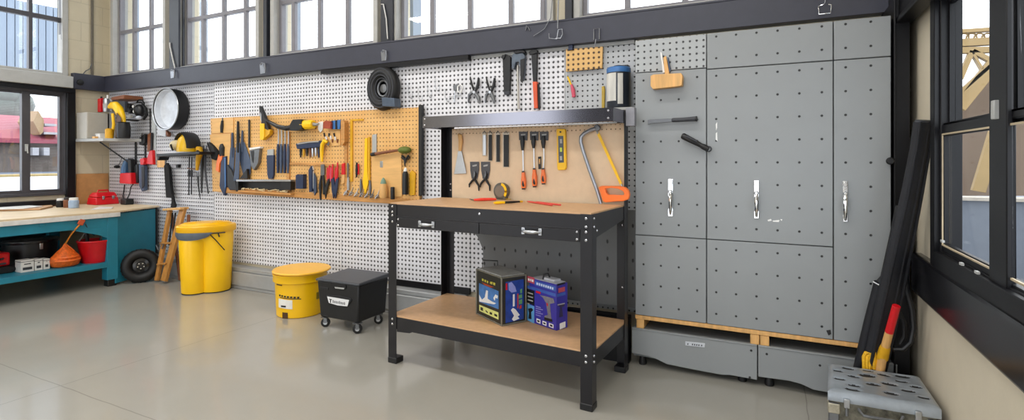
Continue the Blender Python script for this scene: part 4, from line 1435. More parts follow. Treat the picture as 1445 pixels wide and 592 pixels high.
hung('flashlight', 'black flashlight hanging aslant below the black handled chisel', [
    ('body', BLACK, [('r', [(962, 191), (964, 191.8), (980, 200), (990, 205.5)], .03, [3.2, 4.6, 4.0, 3.2])]),
    ('head', BLACK, [('r', [(989, 205), (993, 207), (1000, 210.5)], .03, [3.4, 4.2, 4.0])]),
    ('ring', DKGREY, [('o', (1000, 210), .034, 3.4, 1.0)]),
    ('grip_strip', DKGREY, [('p', [(967, 192), (969, 190.4), (984, 198.6), (983, 200.5)], .046, .003)])], P=CABP, cat='flashlight')

# ---------------------------------------------------------------- hooks on the beam
BM = PY(BY)
BMT = mat('hook steel', '#8f9298', 0.3, 0.8)
for k, (x, y, s, lb) in enumerate(((243, 104, .7, 'small steel hook on the beam above the round metal basin'), (370, 96, .9, 'steel ring hook on the beam beside the thin dark column'), (541, 78, .9, 'steel clip hook on the beam above the hose reel'))):
    hung('beam_hook', lb, [('plate', BMT, [('p', [(x - 4 * s, y - 6 * s), (x + 3 * s, y - 7 * s), (x + 3 * s, y + 8 * s), (x - 3 * s, y + 9 * s)], .0, .004)]),
                           ('hook', BMT, [('r', [(x - 2, y - 4), (x - 1, y - 8 * s), (x + 4 * s, y - 7 * s), (x + 5 * s, y), (x + 4 * s, y + 8 * s)], .016, .9)])], 'hooks on the steel beam', P=BM, cat='hook', bev=.0005)
hung('beam_hook', 'double wire hook hanging over the beam from a long straight rod', [('rod', BMT, [('r', [(788.5, -60), (788, 0), (787, 40)], .03, .9)]), ('hook', BMT, [('r', [(775, 47), (775, 54), (786, 55), (788, 42), (793, 41), (794, 48), (791, 54), (784, 54)], .03, .75)])], 'hooks on the steel beam', P=BM, cat='hook', bev=0)
hung('beam_hook', 'square wire loop hook holding the small pine pegboard', [('loop', BMT, [('r', [(838, 56), (838, 41), (846, 40), (846, 55)], .014, .8)]), ('shank', BMT, [('r', [(841, 55), (839.5, 66)], .014, .9)])], 'hooks on the steel beam', P=BM, cat='hook', bev=0)
hung('beam_hook', 'open square wire hook hanging at the right end of the beam', [('rod', BMT, [('r', [(1164.5, -60), (1164.5, 3), (1163, 6)], .03, .9)]), ('hook', CHROME, [('r', [(1163, 6), (1155, 9), (1155.5, 20), (1172, 18.5), (1173, 7), (1169, 6.5)], .03, .95)])], 'hooks on the steel beam', P=BM, cat='hook', bev=0)
hung('loose_cable', 'loose thin cable drooping over the beam left of the double hook', [('cable', STEELD, [('r', [(780, -10), (777, 25), (768, 41), (753, 51)], .012, .6)])], P=BM, cat='cable', bev=0)
hung('bent_nail', 'tiny bent nail hook left of the drooping cable', [('nail', STEELD, [('r', [(742, 43), (743, 36), (745, 38), (748, 43)], .008, .7)])], P=BM, cat='hook', bev=0)
CBL = mat('pale cable', '#c9c9c6', 0.4)
CP = PY(3.2)
hung('window_cable', 'pale cable stub on the dark column between the first two high windows', [('cable', CBL, [('r', [(239.5, 60), (240, 66), (243, 80), (247, 97)], .01, .8)])], 'pale cable stubs on dark columns', P=CP, cat='cable', bev=0)
hung('window_cable', 'pale cable stub on the dark column above the hose reel', [('cable', CBL, [('r', [(538, 6), (541, 6), (545, 26), (547, 55)], .01, .9)])], 'pale cable stubs on dark columns', P=CP, cat='cable', bev=0)
hung('wall_cable', 'thin loose cable end on the cream wall beside the upper left window', [('cable', STEELD, [('r', [(130, 88), (127, 97), (121, 100), (116, 106)], .02, .6)])], P=PXl(XL), cat='cable', bev=0)
# ================================================================ tools on the workbench backboard
BK = BACKP
hung('scraper', 'wooden handled paint scraper at the left end of the workbench backboard', [
    ('handle', WOOD, [('r', [(646.5, 189), (649, 191), (650, 200), (649, 213)], .012, [1.5, 3.4, 3.6, 2.2], .6)]),
    ('blade', STEEL, [('p', [(646.5, 212), (651, 212), (658, 244.5), (640.5, 245.5)], .008, .003)])], P=BK, cat='scraper')
for k, (x, y1, mt, w, lb) in enumerate(((683.5, 219, STEEL, 2.0, 'pale narrow file in a clear sleeve, leftmost of four hanging files'), (691.5, 226, BLACK, 2.1, 'narrow black file, second of four hanging files'),
                                        (702.5, 228, BLACK, 2.2, 'black notched file, third of four hanging files'), (714, 235, BLACK, 3.4, 'widest black file, fourth of four hanging files'))):
    t = Thing('hanging_file', lb, 'file', 'files hanging on the workbench backboard')
    m = MB(); shape(m, BK, ('p', [(x - w, 190), (x + w, 190), (x + w, y1), (x - w, y1)], .006, .006)); fl = t.part('blade', m, mt, .001)
    m = MB(); shape(m, BK, ('p', [(x - w - 1.2, 186.5), (x + w + 1.2, 186.5), (x + w + 1.2, y1 + 1), (x - w - 1.2, y1 + 1)], .003, .002)); t.part('sleeve', m, mat('clear sleeve', '#cdbda4', 0.15, var=0.08), .0005)
    m = MB(); shape(m, BK, ('r', [(x - 2, 188), (x, 184.5), (x + 2, 188)], .008, .6)); t.part('hook', m, STEELD)
    t.finish()
for k, (x, lb) in enumerate(((669.5, 'black snips on a grey card, left of two, above the tape measure'), (685, 'black snips on a grey card, right of two, above the tape measure'))):
    t = Thing('carded_snips', lb, 'snips', 'carded snips on the workbench backboard')
    m = MB(); shape(m, BK, ('p', [(x - 6.3, 228), (x + 6.3, 228), (x + 6.3, 240), (x + 4, 252), (x - 4, 252), (x - 6, 240)], .003, .002)); cd = t.part('card', m, CARD)
    m = MB(); shape(m, BK, ('p', [(x - 3, 233), (x + 3.4, 231.5), (x + 3, 234), (x - 2.6, 235)], .005, .0008)); t.part('card_slot', m, LTGREY, parent=cd)
    m = MB(); shape(m, BK, ('r', [(x - 1.5, 244), (x, 252), (x + 3, 257), (x + 6, 262), (x + 6.2, 269)], .01, [.8, 2.0, 1.6, 1.5, .9])); t.part('handle', m, BLACK)
    m = MB(); shape(m, BK, ('r', [(x + 2, 244), (x, 252), (x - 4, 256), (x - 7, 260), (x - 7.2, 264)], .013, [.8, 2.0, 1.6, 1.5, .9])); t.part('handle', m, BLACK)
    m = MB(); shape(m, BK, ('r', [(x, 241), (x + .2, 246), (x, 252)], .012, [.6, 2.0, 1.6])); t.part('jaw', m, STEELD)
    t.finish()
for k, (x, y, x2, y2, lb) in enumerate(((738, 244, 738.5, 267, 'orange handled screwdriver hanging furthest from the yellow level'), (753.5, 240, 754, 264, 'middle of three orange handled screwdrivers'),
                                        (767.5, 240, 766.5, 260, 'orange handled screwdriver nearest to the yellow level'))):
    t = Thing('screwdriver', lb, 'screwdriver', 'orange handled screwdrivers on the backboard')
    m = MB(); shape(m, BK, ('p', [(x - 6, 185.5), (x + 6.5, 185.5), (x + 6, 198), (x - 5.5, 197.5)], .003, .002)); cd = t.part('card', m, CARD)
    m = MB(); shape(m, BK, ('p', [(x - 3, 189), (x + 3.5, 188.5), (x + 3.3, 190.5), (x - 2.8, 191)], .005, .0008)); t.part('card_slot', m, LTGREY, parent=cd)
    m = MB(); shape(m, BK, ('r', [(x - .8, 192), (x - .8, 200), (x - .6, 209 + 3 * (k == 0))], .012, [2.4, 3.4, 1.8])); t.part('tip_guard', m, BLACK)
    m = MB(); shape(m, BK, ('r', [(x - .3, 205), (x + .1, 225), (x2, y + 2)], .012, [.9, .9, .9])); t.part('shaft', m, STEEL)
    m = MB(); shape(m, BK, ('r', [(x2 - .2, y - 1), (x2, y + 3), (x2 + .2, y + 9), (x2 + .3, y2 - 8), (x2 + .4, y2 - 2)], .014, [2.4, 2.6, 3.6, 3.8, 3.2])); h = t.part('handle', m, ORANGE)
    m = MB(); shape(m, BK, ('r', [(x2 - .6, y2 - 12), (x2 - .4, y2 - 7), (x2 + .2, y2 - 4)], .026, [.8, 1.8, 1.2])); t.part('grip_inlay', m, BLACK, parent=h)
    m = MB(); shape(m, BK, ('r', [(x2 + .3, y2 - 3), (x2 + .4, y2)], .014, 2.6)); t.part('end_cap', m, BLACK, parent=h)
    m = MB(); shape(m, BK, ('r', [(x2 - .3, y - 3), (x2 - .1, y)], .013, 2.0)); t.part('collar', m, BLACK, parent=h)
    t.finish()
hung('black_tag', 'small black window tag between two orange handled screwdrivers', [('tag', BLACK, [('p', [(759, 221), (763.5, 220.5), (763.5, 238), (759.5, 238.5)], .003, .003)]), ('window', WOOD, [('p', rect(760.4, 224, 762.2, 231), .006, .0008)])], P=BK, cat='tag')
t = Thing('spirit_level', 'short yellow spirit level hanging on the workbench backboard', 'level')
m = MB(); shape(m, BK, ('p', [(785, 184), (786, 181.5), (796.5, 181.5), (797.5, 184), (798.5, 236), (797, 239.5), (787.5, 240), (786.2, 237)], .003, .02)); b = t.part('body', m, YELLOW, .0025)
m = MB(); shape(m, BK, ('p', [(787.5, 191.5), (794.8, 191.5), (795.6, 229), (788.3, 229.5)], .023, .0015)); w = t.part('window', m, mat('level window', '#343b40', 0.2), .0005)
for y in (199, 211, 223):
    m = MB(); shape(m, BK, ('p', [(790, y - 3), (793, y - 3), (793.2, y + 3), (790.2, y + 3)], .0245, .001)); t.part('vial', m, mat('vial fluid', '#b9cf3a', 0.2) if y == 211 else LTGREY, parent=w)
m = MB(); shape(m, BK, ('d', (791, 186), 1.3, .0225, .002)); t.part('hang_hole', m, BLACK, parent=b)
t.finish()
t = Thing('hacksaw', 'hacksaw with grey bow and orange handle leaning on the workbench backboard', 'saw')
m = MB(); shape(m, BK, ('r', [(848, 287), (843, 270), (832, 240), (823, 213), (819.5, 200), (820, 193), (825, 187.5), (833, 183.5), (841, 181)], .03, [2.6, 2.6, 2.6, 2.7, 2.8, 2.9, 2.8, 2.7, 2.8])); t.part('bow', m, mat('satin grey tube', '#9aa0aa', 0.3, 0.6, 0.05))
m = MB(); shape(m, BK, ('p', [(838, 177), (842, 175), (846, 178), (846.5, 182), (843, 185), (839, 184)], .016, .022)); t.part('end_block', m, STEELD, .003)
m = MB(); shape(m, BK, ('p', [(842, 188.5), (845.5, 187), (878.5, 260), (875.5, 262)], .028, .004)); t.part('blade', m, YELLOW, label='yellow blade')
m = MB(); shape(m, BK, ('r', [(841, 183), (844, 189)], .03, 1.2)); shape(m, BK, ('r', [(876.5, 259), (878.5, 265)], .03, 1.3)); t.part('blade_pin', m, STEEL)
m = MB()
o = [(844.5, 264), (848, 262), (874, 262.5), (881, 263.5), (886.5, 268), (888, 275), (886.5, 281), (880, 283.5), (868, 284), (854, 285.5), (850.5, 283.5)]
i = [(853.5, 266), (862, 264.8), (872, 266), (879, 269.5), (881, 274), (878, 275.3), (866, 274.6), (857.5, 274.6), (855, 271.5)]
# handle ring: outer outline with its grip hole bridged into one closed outline
idx = 0
loop = o + [o[0]] + [i[0]] + i[::-1]
P0 = [BK.at(x, y, .052) for x, y in o]; P1 = [BK.at(x, y, .052) for x, y in i]
N_ = 40


def resample(p, n):
    L = [0]
    for a, b in zip(p, p[1:] + p[:1]):
        L.append(L[-1] + (b - a).length)
    out = []
    for k in range(n):
        d = L[-1] * k / n
        j = max(q for q in range(len(p)) if L[q] <= d)
        f = (d - L[j]) / max(L[j + 1] - L[j], 1e-9)
        out.append(p[j].lerp(p[(j + 1) % len(p)], f))
    return out


A, B = resample(P0, N_), resample(P1, N_)
dd = -BK.n * .026
vs = [[m.v(p) for p in A], [m.v(p) for p in B], [m.v(p + dd) for p in B], [m.v(p + dd) for p in A]]
for k in range(N_):
    for q in range(4):
        m.f([vs[q][k], vs[q][(k + 1) % N_], vs[(q + 1) % 4][(k + 1) % N_], vs[(q + 1) % 4][k]])
t.part('handle', m, ORANGE, .003, label='orange plastic D handle')
t.finish()

# ---------------------------------------------------------------- on the worktop
TZ = ZTOP + .0065
TT = PZ(TZ)
t = Thing('tape_measure', 'round grey and yellow tape measure standing on the workbench top', 'tape measure')
c = TT.at(708, 281); c = V((c.x, c.y, TZ + .051)); K = 1.4
ax = V((-.15, -1, .0)).normalized()
m = MB(); m.lathe([(.030 * K, -.02), (.036 * K, -.016), (.0365 * K, .016), (.031 * K, .02)], c, ax, 28); m.rbox(c + V((.0, 0, -.036)), (.07, .034, .03), ax.cross(V((0, 0, 1))) * -1)
b = t.part('case', m, mat('smoke grey case', '#5d5850', 0.3, var=0.1), .002)
m = MB(); m.lathe([(.025 * K, .0195), (.0255 * K, .0215), (.02 * K, .022)], c, ax, 26); t.part('face_disc', m, mat('dull brown face', '#7a6e62', 0.35), parent=b)
m = MB()
xd = V((0, 0, 1)).cross(ax).normalized() 
for k in range(9):
    a0 = math.radians(-38 + k * 12.5); a1 = math.radians(-38 + (k + 1) * 12.5)
    q = [xd * math.cos(a) * r + V((0, 0, 1)) * math.sin(a) * r for a, r in ((a0, .0375 * K), (a1, .0375 * K), (a1, .027 * K), (a0, .027 * K))]
    m.hexa([c + p + ax * .0185 for p in q] + [c + p + ax * .0228 for p in q])
t.part('yellow_band', m, YELLOW, parent=b, label='curved yellow band')
m = MB(); m.rbox(c + xd * .05 + V((0, 0, -.046)), (.03, .02, .002), xd); t.part('tape_end', m, YELLOW)
t.finish()
t = Thing('pliers', 'red handled tool lying on the workbench left of the tape measure', 'tool')
a, b_ = TT.at(669, 284), TT.at(700, 283)
m = MB(); m.tube([a + V((0, 0, .009)), a.lerp(b_, .3) + V((0, 0, .010)), a.lerp(b_, .8) + V((0, 0, .010)), b_ + V((0, 0, .009))], [.006, .009, .0085, .006], n=12); t.part('handle', m, mat('orange red rubber', '#e5402a', 0.4))
q = TT.at(663, 281.5)
m = MB(); m.tube([q + V((0, 0, .004)), a + V((.006, .002, .007))], [.0025, .004]); t.part('tip', m, STEELD)
t.finish()
t = Thing('utility_knife', 'yellow and black utility knife lying in front of the tape measure', 'knife')
a, b_ = TT.at(697, 288.5), TT.at(737, 286.3)
up = V((0, 0, .009))
m = MB(); m.tube([a + up, a.lerp(b_, .12) + up, a.lerp(b_, .36) + up], [.006, .0105, .0085], n=12, up=V((0, 0, 1)), flat=.8); t.part('end_grip', m, YELLOW, label='yellow end grip')
m = MB(); m.tube([a.lerp(b_, .34) + up, a.lerp(b_, .6) + up, a.lerp(b_, .9) + up], [.0085, .0085, .006], n=12, up=V((0, 0, 1)), flat=.8); t.part('body', m, BLACK)
m = MB(); m.tube([a.lerp(b_, .9) + up, b_ + up], [.0062, .006], n=12); t.part('nose', m, MUSTARD)
t.finish()
for k, (p, q, lb) in enumerate((((744, 285), (779, 290.5), 'longer red carpenter pencil lying on the workbench right of the utility knife'), ((756, 285.8), (791, 290.2), 'red carpenter pencil lying just behind the longer one, nearer the hacksaw'))):
    a, b_ = TT.at(*p) + V((0, 0, .005)), TT.at(*q) + V((0, 0, .005))
    m = MB(); m.tube([a, a.lerp(b_, .1), b_], [.002, .0048, .0048], n=6)
    t = Thing('pencil', lb, 'pencil', 'red pencils on the workbench')
    t.part('barrel', m, mat('red pencil', '#cf4238', 0.4))
    m = MB(); m.tube([a - (b_ - a).normalized() * .006, a], [.0005, .002], n=6); t.part('tip', m, BLACK)
    t.finish()

# ---------------------------------------------------------------- two boxes on the lower shelf
ZS = ZSH + .0045
SH = PZ(ZS)


def face_plane(p, q):
    d = (q - p); d.z = 0
    n = d.cross(V((0, 0, 1))).normalized()
    if (EYE - p).dot(n) < 0:
        n = -n
    return Plane(p, n)


A0, AL, AR = V((-1.275, 2.476, ZS)), V((-1.505, 2.611, ZS)), V((-1.194, 2.606, ZS))
BOX1 = mat('olive black print', '#23241f', 0.3, var=0.15)
t = Thing('tool_kit_box', 'dark tool kit box with wave pictures in a clear shell on the workbench shelf', 'box')
h1 = .252
BCK = AL + AR - A0
m = MB(); m.prism([A0, AL, BCK, AR], (0, 0, h1))
core = t.part('carton', m, BOX1, .002)
F1, F2 = face_plane(A0, AL), face_plane(A0, AR)


def art(P, nm, mt, outlines, off=.0006, th=.0006, parent=None):
    m = MB()
    for o_ in outlines:
        shape(m, P, ('p', o_, off, th))
    return t.part(nm, m, mt, 0, parent=parent or core)


def sub(o_, x, y, dx, dy):
    return None


art(F1, 'picture', mat('sea blue print', '#3f74b4', 0.35, var=0.2, scale=30), [[(676, 399), (703.5, 410.5), (703.5, 436), (676, 425.5)]])
art(F1, 'wave', WHITE, [[(676, 415), (680, 422.5), (684, 419), (686, 409), (688.5, 410), (688, 421), (694, 425), (700, 427.5), (697, 429), (676.5, 425)], [(696, 420), (699, 415), (702.5, 417), (702, 421), (699, 419.5), (698, 424)]], .0012)
art(F1, 'headline', mat('yellow red print', '#b8b040', 0.4), [[(680, 392.5), (682.5, 393.5), (682, 396.5), (680, 395.5)], [(683.5, 394), (686, 395), (685.5, 398), (683.5, 397)], [(687, 395.5), (689, 396.3), (688.6, 399.3), (687, 398.6)], [(691.5, 397), (695, 397.5), (694.5, 401), (691.5, 400)], [(695.8, 397.8), (698.8, 399.2), (698.5, 402.5), (695.8, 401.4)]])
art(F1, 'underline', mat('rust print', '#a5401f', 0.4), [[(680, 398), (697, 404.5), (692, 405.5), (684, 402)]], .0008)
art(F1, 'bottom_strip', mat('pale yellow print', '#d8dc86', 0.4), [[(676.3, 429.5), (703.3, 440.5), (703.3, 450.5), (676.3, 438)]])
art(F1, 'icon', BLACK, [[(678, 432.5), (681.5, 434), (681.5, 438.5), (678, 437)], [(685.5, 437), (688.5, 440), (688, 441.5), (685, 438.6)], [(691, 439.5), (694.5, 441), (694, 444), (691, 442.6)], [(697.5, 442), (701.5, 443.8), (701.5, 447), (697.5, 445)]], .0012)
art(F2, 'picture', mat('deep blue print', '#1d3f93', 0.35, var=0.25, scale=30), [[(713.5, 397.5), (739, 393.5), (739, 449.5), (713.5, 455.5)]])
art(F2, 'emblem', mat('pale violet print', '#8f98d8', 0.4), [[(717.5, 399), (722, 397.5), (727, 404), (729, 411), (722, 412.5), (718, 409)]], .0012)
art(F2, 'red_mark', RED, [[(713.8, 399.5), (716, 399), (716, 408.5), (713.8, 409)]], .0012)
art(F2, 'text_column', mat('mixed print', '#5f9a68', 0.4), [[(734, 408), (736.8, 407), (736.6, 413), (734.2, 413.5)], [(732, 416), (736.8, 414.5), (736.8, 420), (732, 421)], [(732.5, 423), (737, 421.5), (736.8, 428), (732.5, 429)]], .0012)
art(F2, 'red_text', mat('red print', '#c0392b', 0.4), [[(730, 414), (731.6, 413.6), (731.6, 434), (730, 434.6)], [(733, 431), (736, 430), (736, 434.5), (733, 435.5)]], .0012)
art(F2, 'white_text', WHITE, [[(723.8, 415), (726.3, 414.4), (726.3, 431.5), (723.8, 432.2)]], .0012)
art(F2, 'sail_shape', WHITE, [[(721, 437), (724, 434), (727.5, 436), (733.5, 444), (730.5, 446), (733, 449), (725, 452.5), (722.5, 450), (725.5, 445)]], .0012)
m = MB()
e1 = .004
for p in (A0, AL, AR, BCK):
    m.box(p.x - e1, p.x + e1, p.y - e1, p.y + e1, ZS, ZS + h1 + .006)
t.part('shell_post', m, mat('smoky plastic edge', '#6d6a5e', 0.15, var=0.1), .001)
for z in (ZS + .004, ZS + h1 + .002):
    m = MB()
    for a, b_ in ((A0, AL), (AL, BCK), (BCK, AR), (AR, A0)):
        m.bar((a.x, a.y, z), (b_.x, b_.y, z), .008, .008)
    t.part('shell_rim', m, mat('smoky plastic edge', '#6d6a5e'), .001)
m = MB()
mid = (A0 + BCK) / 2
m.prism([p + (mid - p) * .06 + V((0, 0, h1 + .004)) for p in (A0, AL, BCK, AR)], (0, 0, .006))
t.part('shell_top', m, mat('clear grey film', '#9c9b96', 0.12, var=0.15))
m = MB()
m.tube([AL.lerp(BCK, .25) + V((0, 0, h1)), AL.lerp(BCK, .25) + V((0, 0, h1 + .05)), AL.lerp(BCK, .9) + V((0, 0, h1 + .035)), AL.lerp(BCK, .9) + V((0, 0, h1))], .003)
t.part('handle_strap', m, BLACK)
t.finish()

B0, BL_, BR_ = V((-.989, 2.533, ZS)), V((-1.178, 2.614, ZS)), V((-.957, 2.610, ZS))
BB = BL_ + BR_ - B0
t = Thing('drill_box', 'purple cordless drill carton standing beside the dark tool kit box', 'box')
h2 = .236
PURP = mat('violet print', '#35309a', 0.32, var=0.06)
m = MB(); m.prism([B0, BL_, BB, BR_], (0, 0, h2))
core = t.part('carton', m, PURP, .0015)
G1, G2 = face_plane(B0, BL_), face_plane(B0, BR_)
BLUEP = mat('band blue print', '#3d5fb0', 0.35)
art(G1, 'banner', BLUEP, [[(743.5, 402), (784, 414), (784, 418.5), (743.5, 405.5)], [(754.5, 395), (784, 404), (784, 411), (754.5, 402)]])
art(G1, 'brand_badge', mat('badge red print', '#b94a5a', 0.35), [[(743.5, 388.5), (754, 391.5), (754, 400.5), (743.5, 397)]])
art(G1, 'badge_letters', WHITE, [[(745, 392), (747.2, 392.7), (747.2, 396), (745, 395.4)], [(748.2, 393), (749.4, 393.4), (749.4, 396.6), (748.2, 396.2)], [(750.4, 393.7), (752.6, 394.4), (752.6, 397.6), (750.4, 397)]], .0012)
art(G1, 'title_letters', mat('pale blue letters', '#c9d4ec', 0.35), [[(757 + 3.1 * k, 398 + .94 * k), (759.2 + 3.1 * k, 398.6 + .94 * k), (759 + 3.1 * k, 402 + .94 * k), (757 + 3.1 * k, 401.3 + .94 * k)] for k in range(8)], .0012)
art(G1, 'red_tag', RED, [[(756, 409.5), (763, 411.5), (762.5, 414.5), (756.5, 412.7)]], .0012)
art(G1, 'side_panel', BLACK, [[(743.5, 407), (754, 410), (754, 431), (743.5, 426)]], .0008)
art(G1, 'bullet', LTGREY, [[(744.5, 411.5 + 5 * k), (752, 413.8 + 5 * k), (752, 415.4 + 5 * k), (744.5, 413 + 5 * k)] for k in range(3)], .0014)
art(G1, 'small_picture', mat('cyan print', '#5f9fd0', 0.35), [[(743.5, 428), (753.8, 432), (753.8, 456), (743.5, 451)]], .0008)
art(G1, 'small_drill', BLACK, [[(745, 435), (750, 434), (752.5, 437), (749.5, 440), (750, 450), (745.5, 449), (746.5, 441)]], .0014)
art(G1, 'drill_picture', mat('grey drill print', '#77757d', 0.35, var=0.2, scale=60), [[(761.5, 416), (770, 417.5), (781, 421), (782.5, 427), (776, 428.5), (777.5, 446), (779, 452), (768, 449), (768.5, 445), (773, 444), (770.5, 427), (766, 419.5)]], .0012)
art(G1, 'drill_trigger', RED, [[(771, 427), (773, 427.6), (773.2, 431.6), (771.5, 431)]], .0018)
art(G1, 'drill_foot', BLACK, [[(768, 447), (779, 450), (779.5, 454), (768, 451)]], .0018)
art(G1, 'text_block', mat('lilac print', '#8d88c8', 0.35), [[(756, 431 + 3 * k), (763 + (k % 2) * 3, 433.2 + 3 * k), (763 + (k % 2) * 3, 434.4 + 3 * k), (756, 432.2 + 3 * k)] for k in range(5)], .0012)
art(G1, 'icon', WHITE, [[(757, 448.5), (762.5, 450.7), (762.5, 456.5), (757, 454)], [(765.5, 452), (771, 454), (771, 459.5), (765.5, 457.3)], [(774.5, 455), (781, 457.5), (781, 463), (774.5, 460.4)]], .0012)
art(G1, 'icon_mark', BLACK, [[(758, 450.8), (761.5, 452), (761, 454.5), (758, 453.2)], [(766.5, 454), (770, 455.5), (769.5, 457.5), (766.5, 456)], [(776, 457), (779.5, 458.3), (779.5, 461), (776, 459.6)]], .0018)
art(G2, 'badge', mat('badge red print', '#b94a5a'), [[(788, 406.5), (797.2, 404), (797.2, 410.5), (788, 413)]])
art(G2, 'stripe', BLACK, [[(786.5, 400.5), (797.5, 397.6), (797.5, 400), (786.5, 403)]], .0008)
art(G2, 'side_banner', BLUEP, [[(785.8, 415), (798, 411.5), (798, 415.5), (785.8, 419)]])
art(G2, 'side_drill', mat('dark drill print', '#2c2a52', 0.35), [[(787, 430), (797, 428), (796, 432), (793, 433), (794.5, 446), (789, 447.5), (790.5, 433.5)]], .0008)
art(G2, 'side_drill_top', LTGREY, [[(787, 429), (797, 426.8), (797, 428.4), (787, 430.6)]], .0012)
art(G2, 'bar_label', WHITE, [[(790, 456), (798, 453), (798, 461), (790, 464.5)]], .0008)
m = MB()
ce = (B0 + BB) / 2 + V((0, 0, h2))
m.prism([p + (ce - V((0, 0, h2)) - p) * .08 + V((0, 0, h2)) for p in (B0, BL_, BB, BR_)], (0, 0, .004))
m.rbox(ce + V((.02, 0, .008)), (.09, .05, .012), BL_ - B0); t.part('flap', m, mat('pale grey flap', '#b9bac0', 0.4), .002)
m = MB(); m.tube([ce + V((-.025, -.01, .0)), ce + V((-.02, -.008, .03)), ce + V((.0, 0, .035)), ce + V((.01, .006, .008))], .005); t.part('carry_handle', m, BLACK)
t.finish()
# ================================================================ floor things along the wall
def pt(px, py, z=0.0):
    return PZ(z).at(px, py)


# tall twin yellow bin
cx, cy = -4.44, 2.975
vw = V((cx, cy, 0)).normalized()              # view direction in plan
uw = V((vw.y, -vw.x, 0))                      # to the right as seen from the room
t = Thing('waste_bin', 'tall twin lobed yellow bin with grey collar against the white wall', 'bin')


def bin_ring(m, z, s=1.0, n=48, grow=0.0, full=0.0):
    """Outline in plan of two joined lobes; full blends it to one oval."""
    pts = []
    for k in range(n):
        a = 2 * pi * k / n
        d = V((math.cos(a), math.sin(a)))
        best = 0
        for (ox, oy, rx, ry) in ((.075, .0, .138, .135), (-.105, .01, .110, .115)):
            # ray from the middle meets ellipse
            A_ = (d.x / rx) ** 2 + (d.y / ry) ** 2
            B_ = -2 * (ox * d.x / rx ** 2 + oy * d.y / ry ** 2)
            C_ = (ox / rx) ** 2 + (oy / ry) ** 2 - 1
            D_ = B_ * B_ - 4 * A_ * C_
            if D_ > 0:
                best = max(best, (-B_ + math.sqrt(D_)) / (2 * A_))
        ov = 1 / math.sqrt((d.x / .213) ** 2 + (d.y / .138) ** 2)
        r = (best * (1 - full) + ov * full) * s + grow
        p = V((cx, cy, z)) + uw * (d.x * r) - vw * (d.y * r)
        pts.append(m.v(p))
    return pts


m = MB()
m.loft([bin_ring(m, .006, .86), bin_ring(m, .012, .885), bin_ring(m, .2, .925), bin_ring(m, .44, .975), bin_ring(m, .475, .98, full=.6), bin_ring(m, .53, .99, full=1)])
t.part('body', m, YELLOWB)
m = MB(); m.loft([bin_ring(m, .0, .875), bin_ring(m, .008, .88)])
t.part('base_rim', m, BLACK)
m = MB()
m.loft([bin_ring(m, .525, 1.0, full=1, grow=.012), bin_ring(m, .535, 1.0, full=1, grow=.018), bin_ring(m, .575, 1.0, full=1, grow=.018), bin_ring(m, .585, 1.0, full=1, grow=.010), bin_ring(m, .588, 1, full=1, grow=-.012), bin_ring(m, .596, 1, full=1, grow=-.02), bin_ring(m, .606, .8, full=1), bin_ring(m, .61, .45, full=1)])
lid = t.part('lid', m, mat('lid yellow', '#f3b70c', 0.34, var=0.03), label='domed yellow lid')
m = MB()
ce = V((cx, cy, .6))
for s in (-1, 1):
    m.ball(ce + uw * (s * .09) - vw * .03, (.05, .02, .014), x=uw)
t.part('lid_moulding', m, mat('lid yellow', '#f3b70c'), parent=lid)
m = MB()
bl = []
for k in range(17):
    a = math.radians(-205 + k * 8.1)
    d = V((math.cos(a), math.sin(a)))
    r = 1 / math.sqrt((d.x / .213) ** 2 + (d.y / .138) ** 2) + .006
    f = math.sin(pi * k / 16) ** .6
    p = V((cx, cy, 0)) + uw * (d.x * r) + vw * (d.y * r)
    o_ = (uw * d.x + vw * d.y)
    zt = .528
    zb = .528 - .012 - .052 * f
    bl.append([m.v(q) for q in (p + V((0, 0, zt)), p + o_ * .014 + V((0, 0, zt)), p + o_ * .016 + V((0, 0, (zt + zb) / 2)), p + o_ * .004 + V((0, 0, zb)), p + V((0, 0, zb + .004)))])
m.loft(bl)
t.part('collar', m, mat('collar grey', '#59626e', 0.35), label='grey crescent collar')
m = MB()
PBn = Plane(V((cx, cy, 0)) - vw * .145, -vw)
m.tube([PBn.at(294.5, 329), PBn.at(304, 338), PBn.at(317, 352.5)], .0045, n=6)
m.tube([PBn.at(294, 329), PBn.at(306, 328.5), PBn.at(318, 327.5)], .0055, n=6)
m.tube([PBn.at(308, 329), PBn.at(309.5, 334)], .006, n=6)
t.part('strap', m, BLACK)
t.finish()

# low yellow tub with a wide round lid
cx2, cy2 = -3.186, 2.87
c = V((cx2, cy2, 0))
t = Thing('tub', 'low yellow tub with wide flat lid next to the black wheeled box', 'tub')
m = MB(); m.lathe([(.158, 0), (.165, .006), (.17, .10), (.176, .24), (.176, .262)], c, (0, 0, 1), 40)
bdy = t.part('body', m, mat('tub yellow', '#f2bd0a', 0.32, var=0.03, scale=3))
m = MB(); m.lathe([(.186, .252), (.19, .256), (.19, .30), (.195, .308), (.195, .312)], c, (0, 0, 1), 40); t.part('rim', m, mat('tub yellow', '#f2bd0a'), label='thick rolled rim')
vd = c.normalized(); ud = V((vd.y, -vd.x, 0))
m = MB(); m.lathe([(.19, .312), (.205, .318), (.208, .326), (.202, .333), (.05, .338), (.001, .338)], c + ud * .012, (0, 0, 1), 44, sx=1.0, sy=1.05, xdir=ud); t.part('lid', m, mat('lid amber', '#f5b935', 0.4, var=0.03), label='flat amber yellow lid')


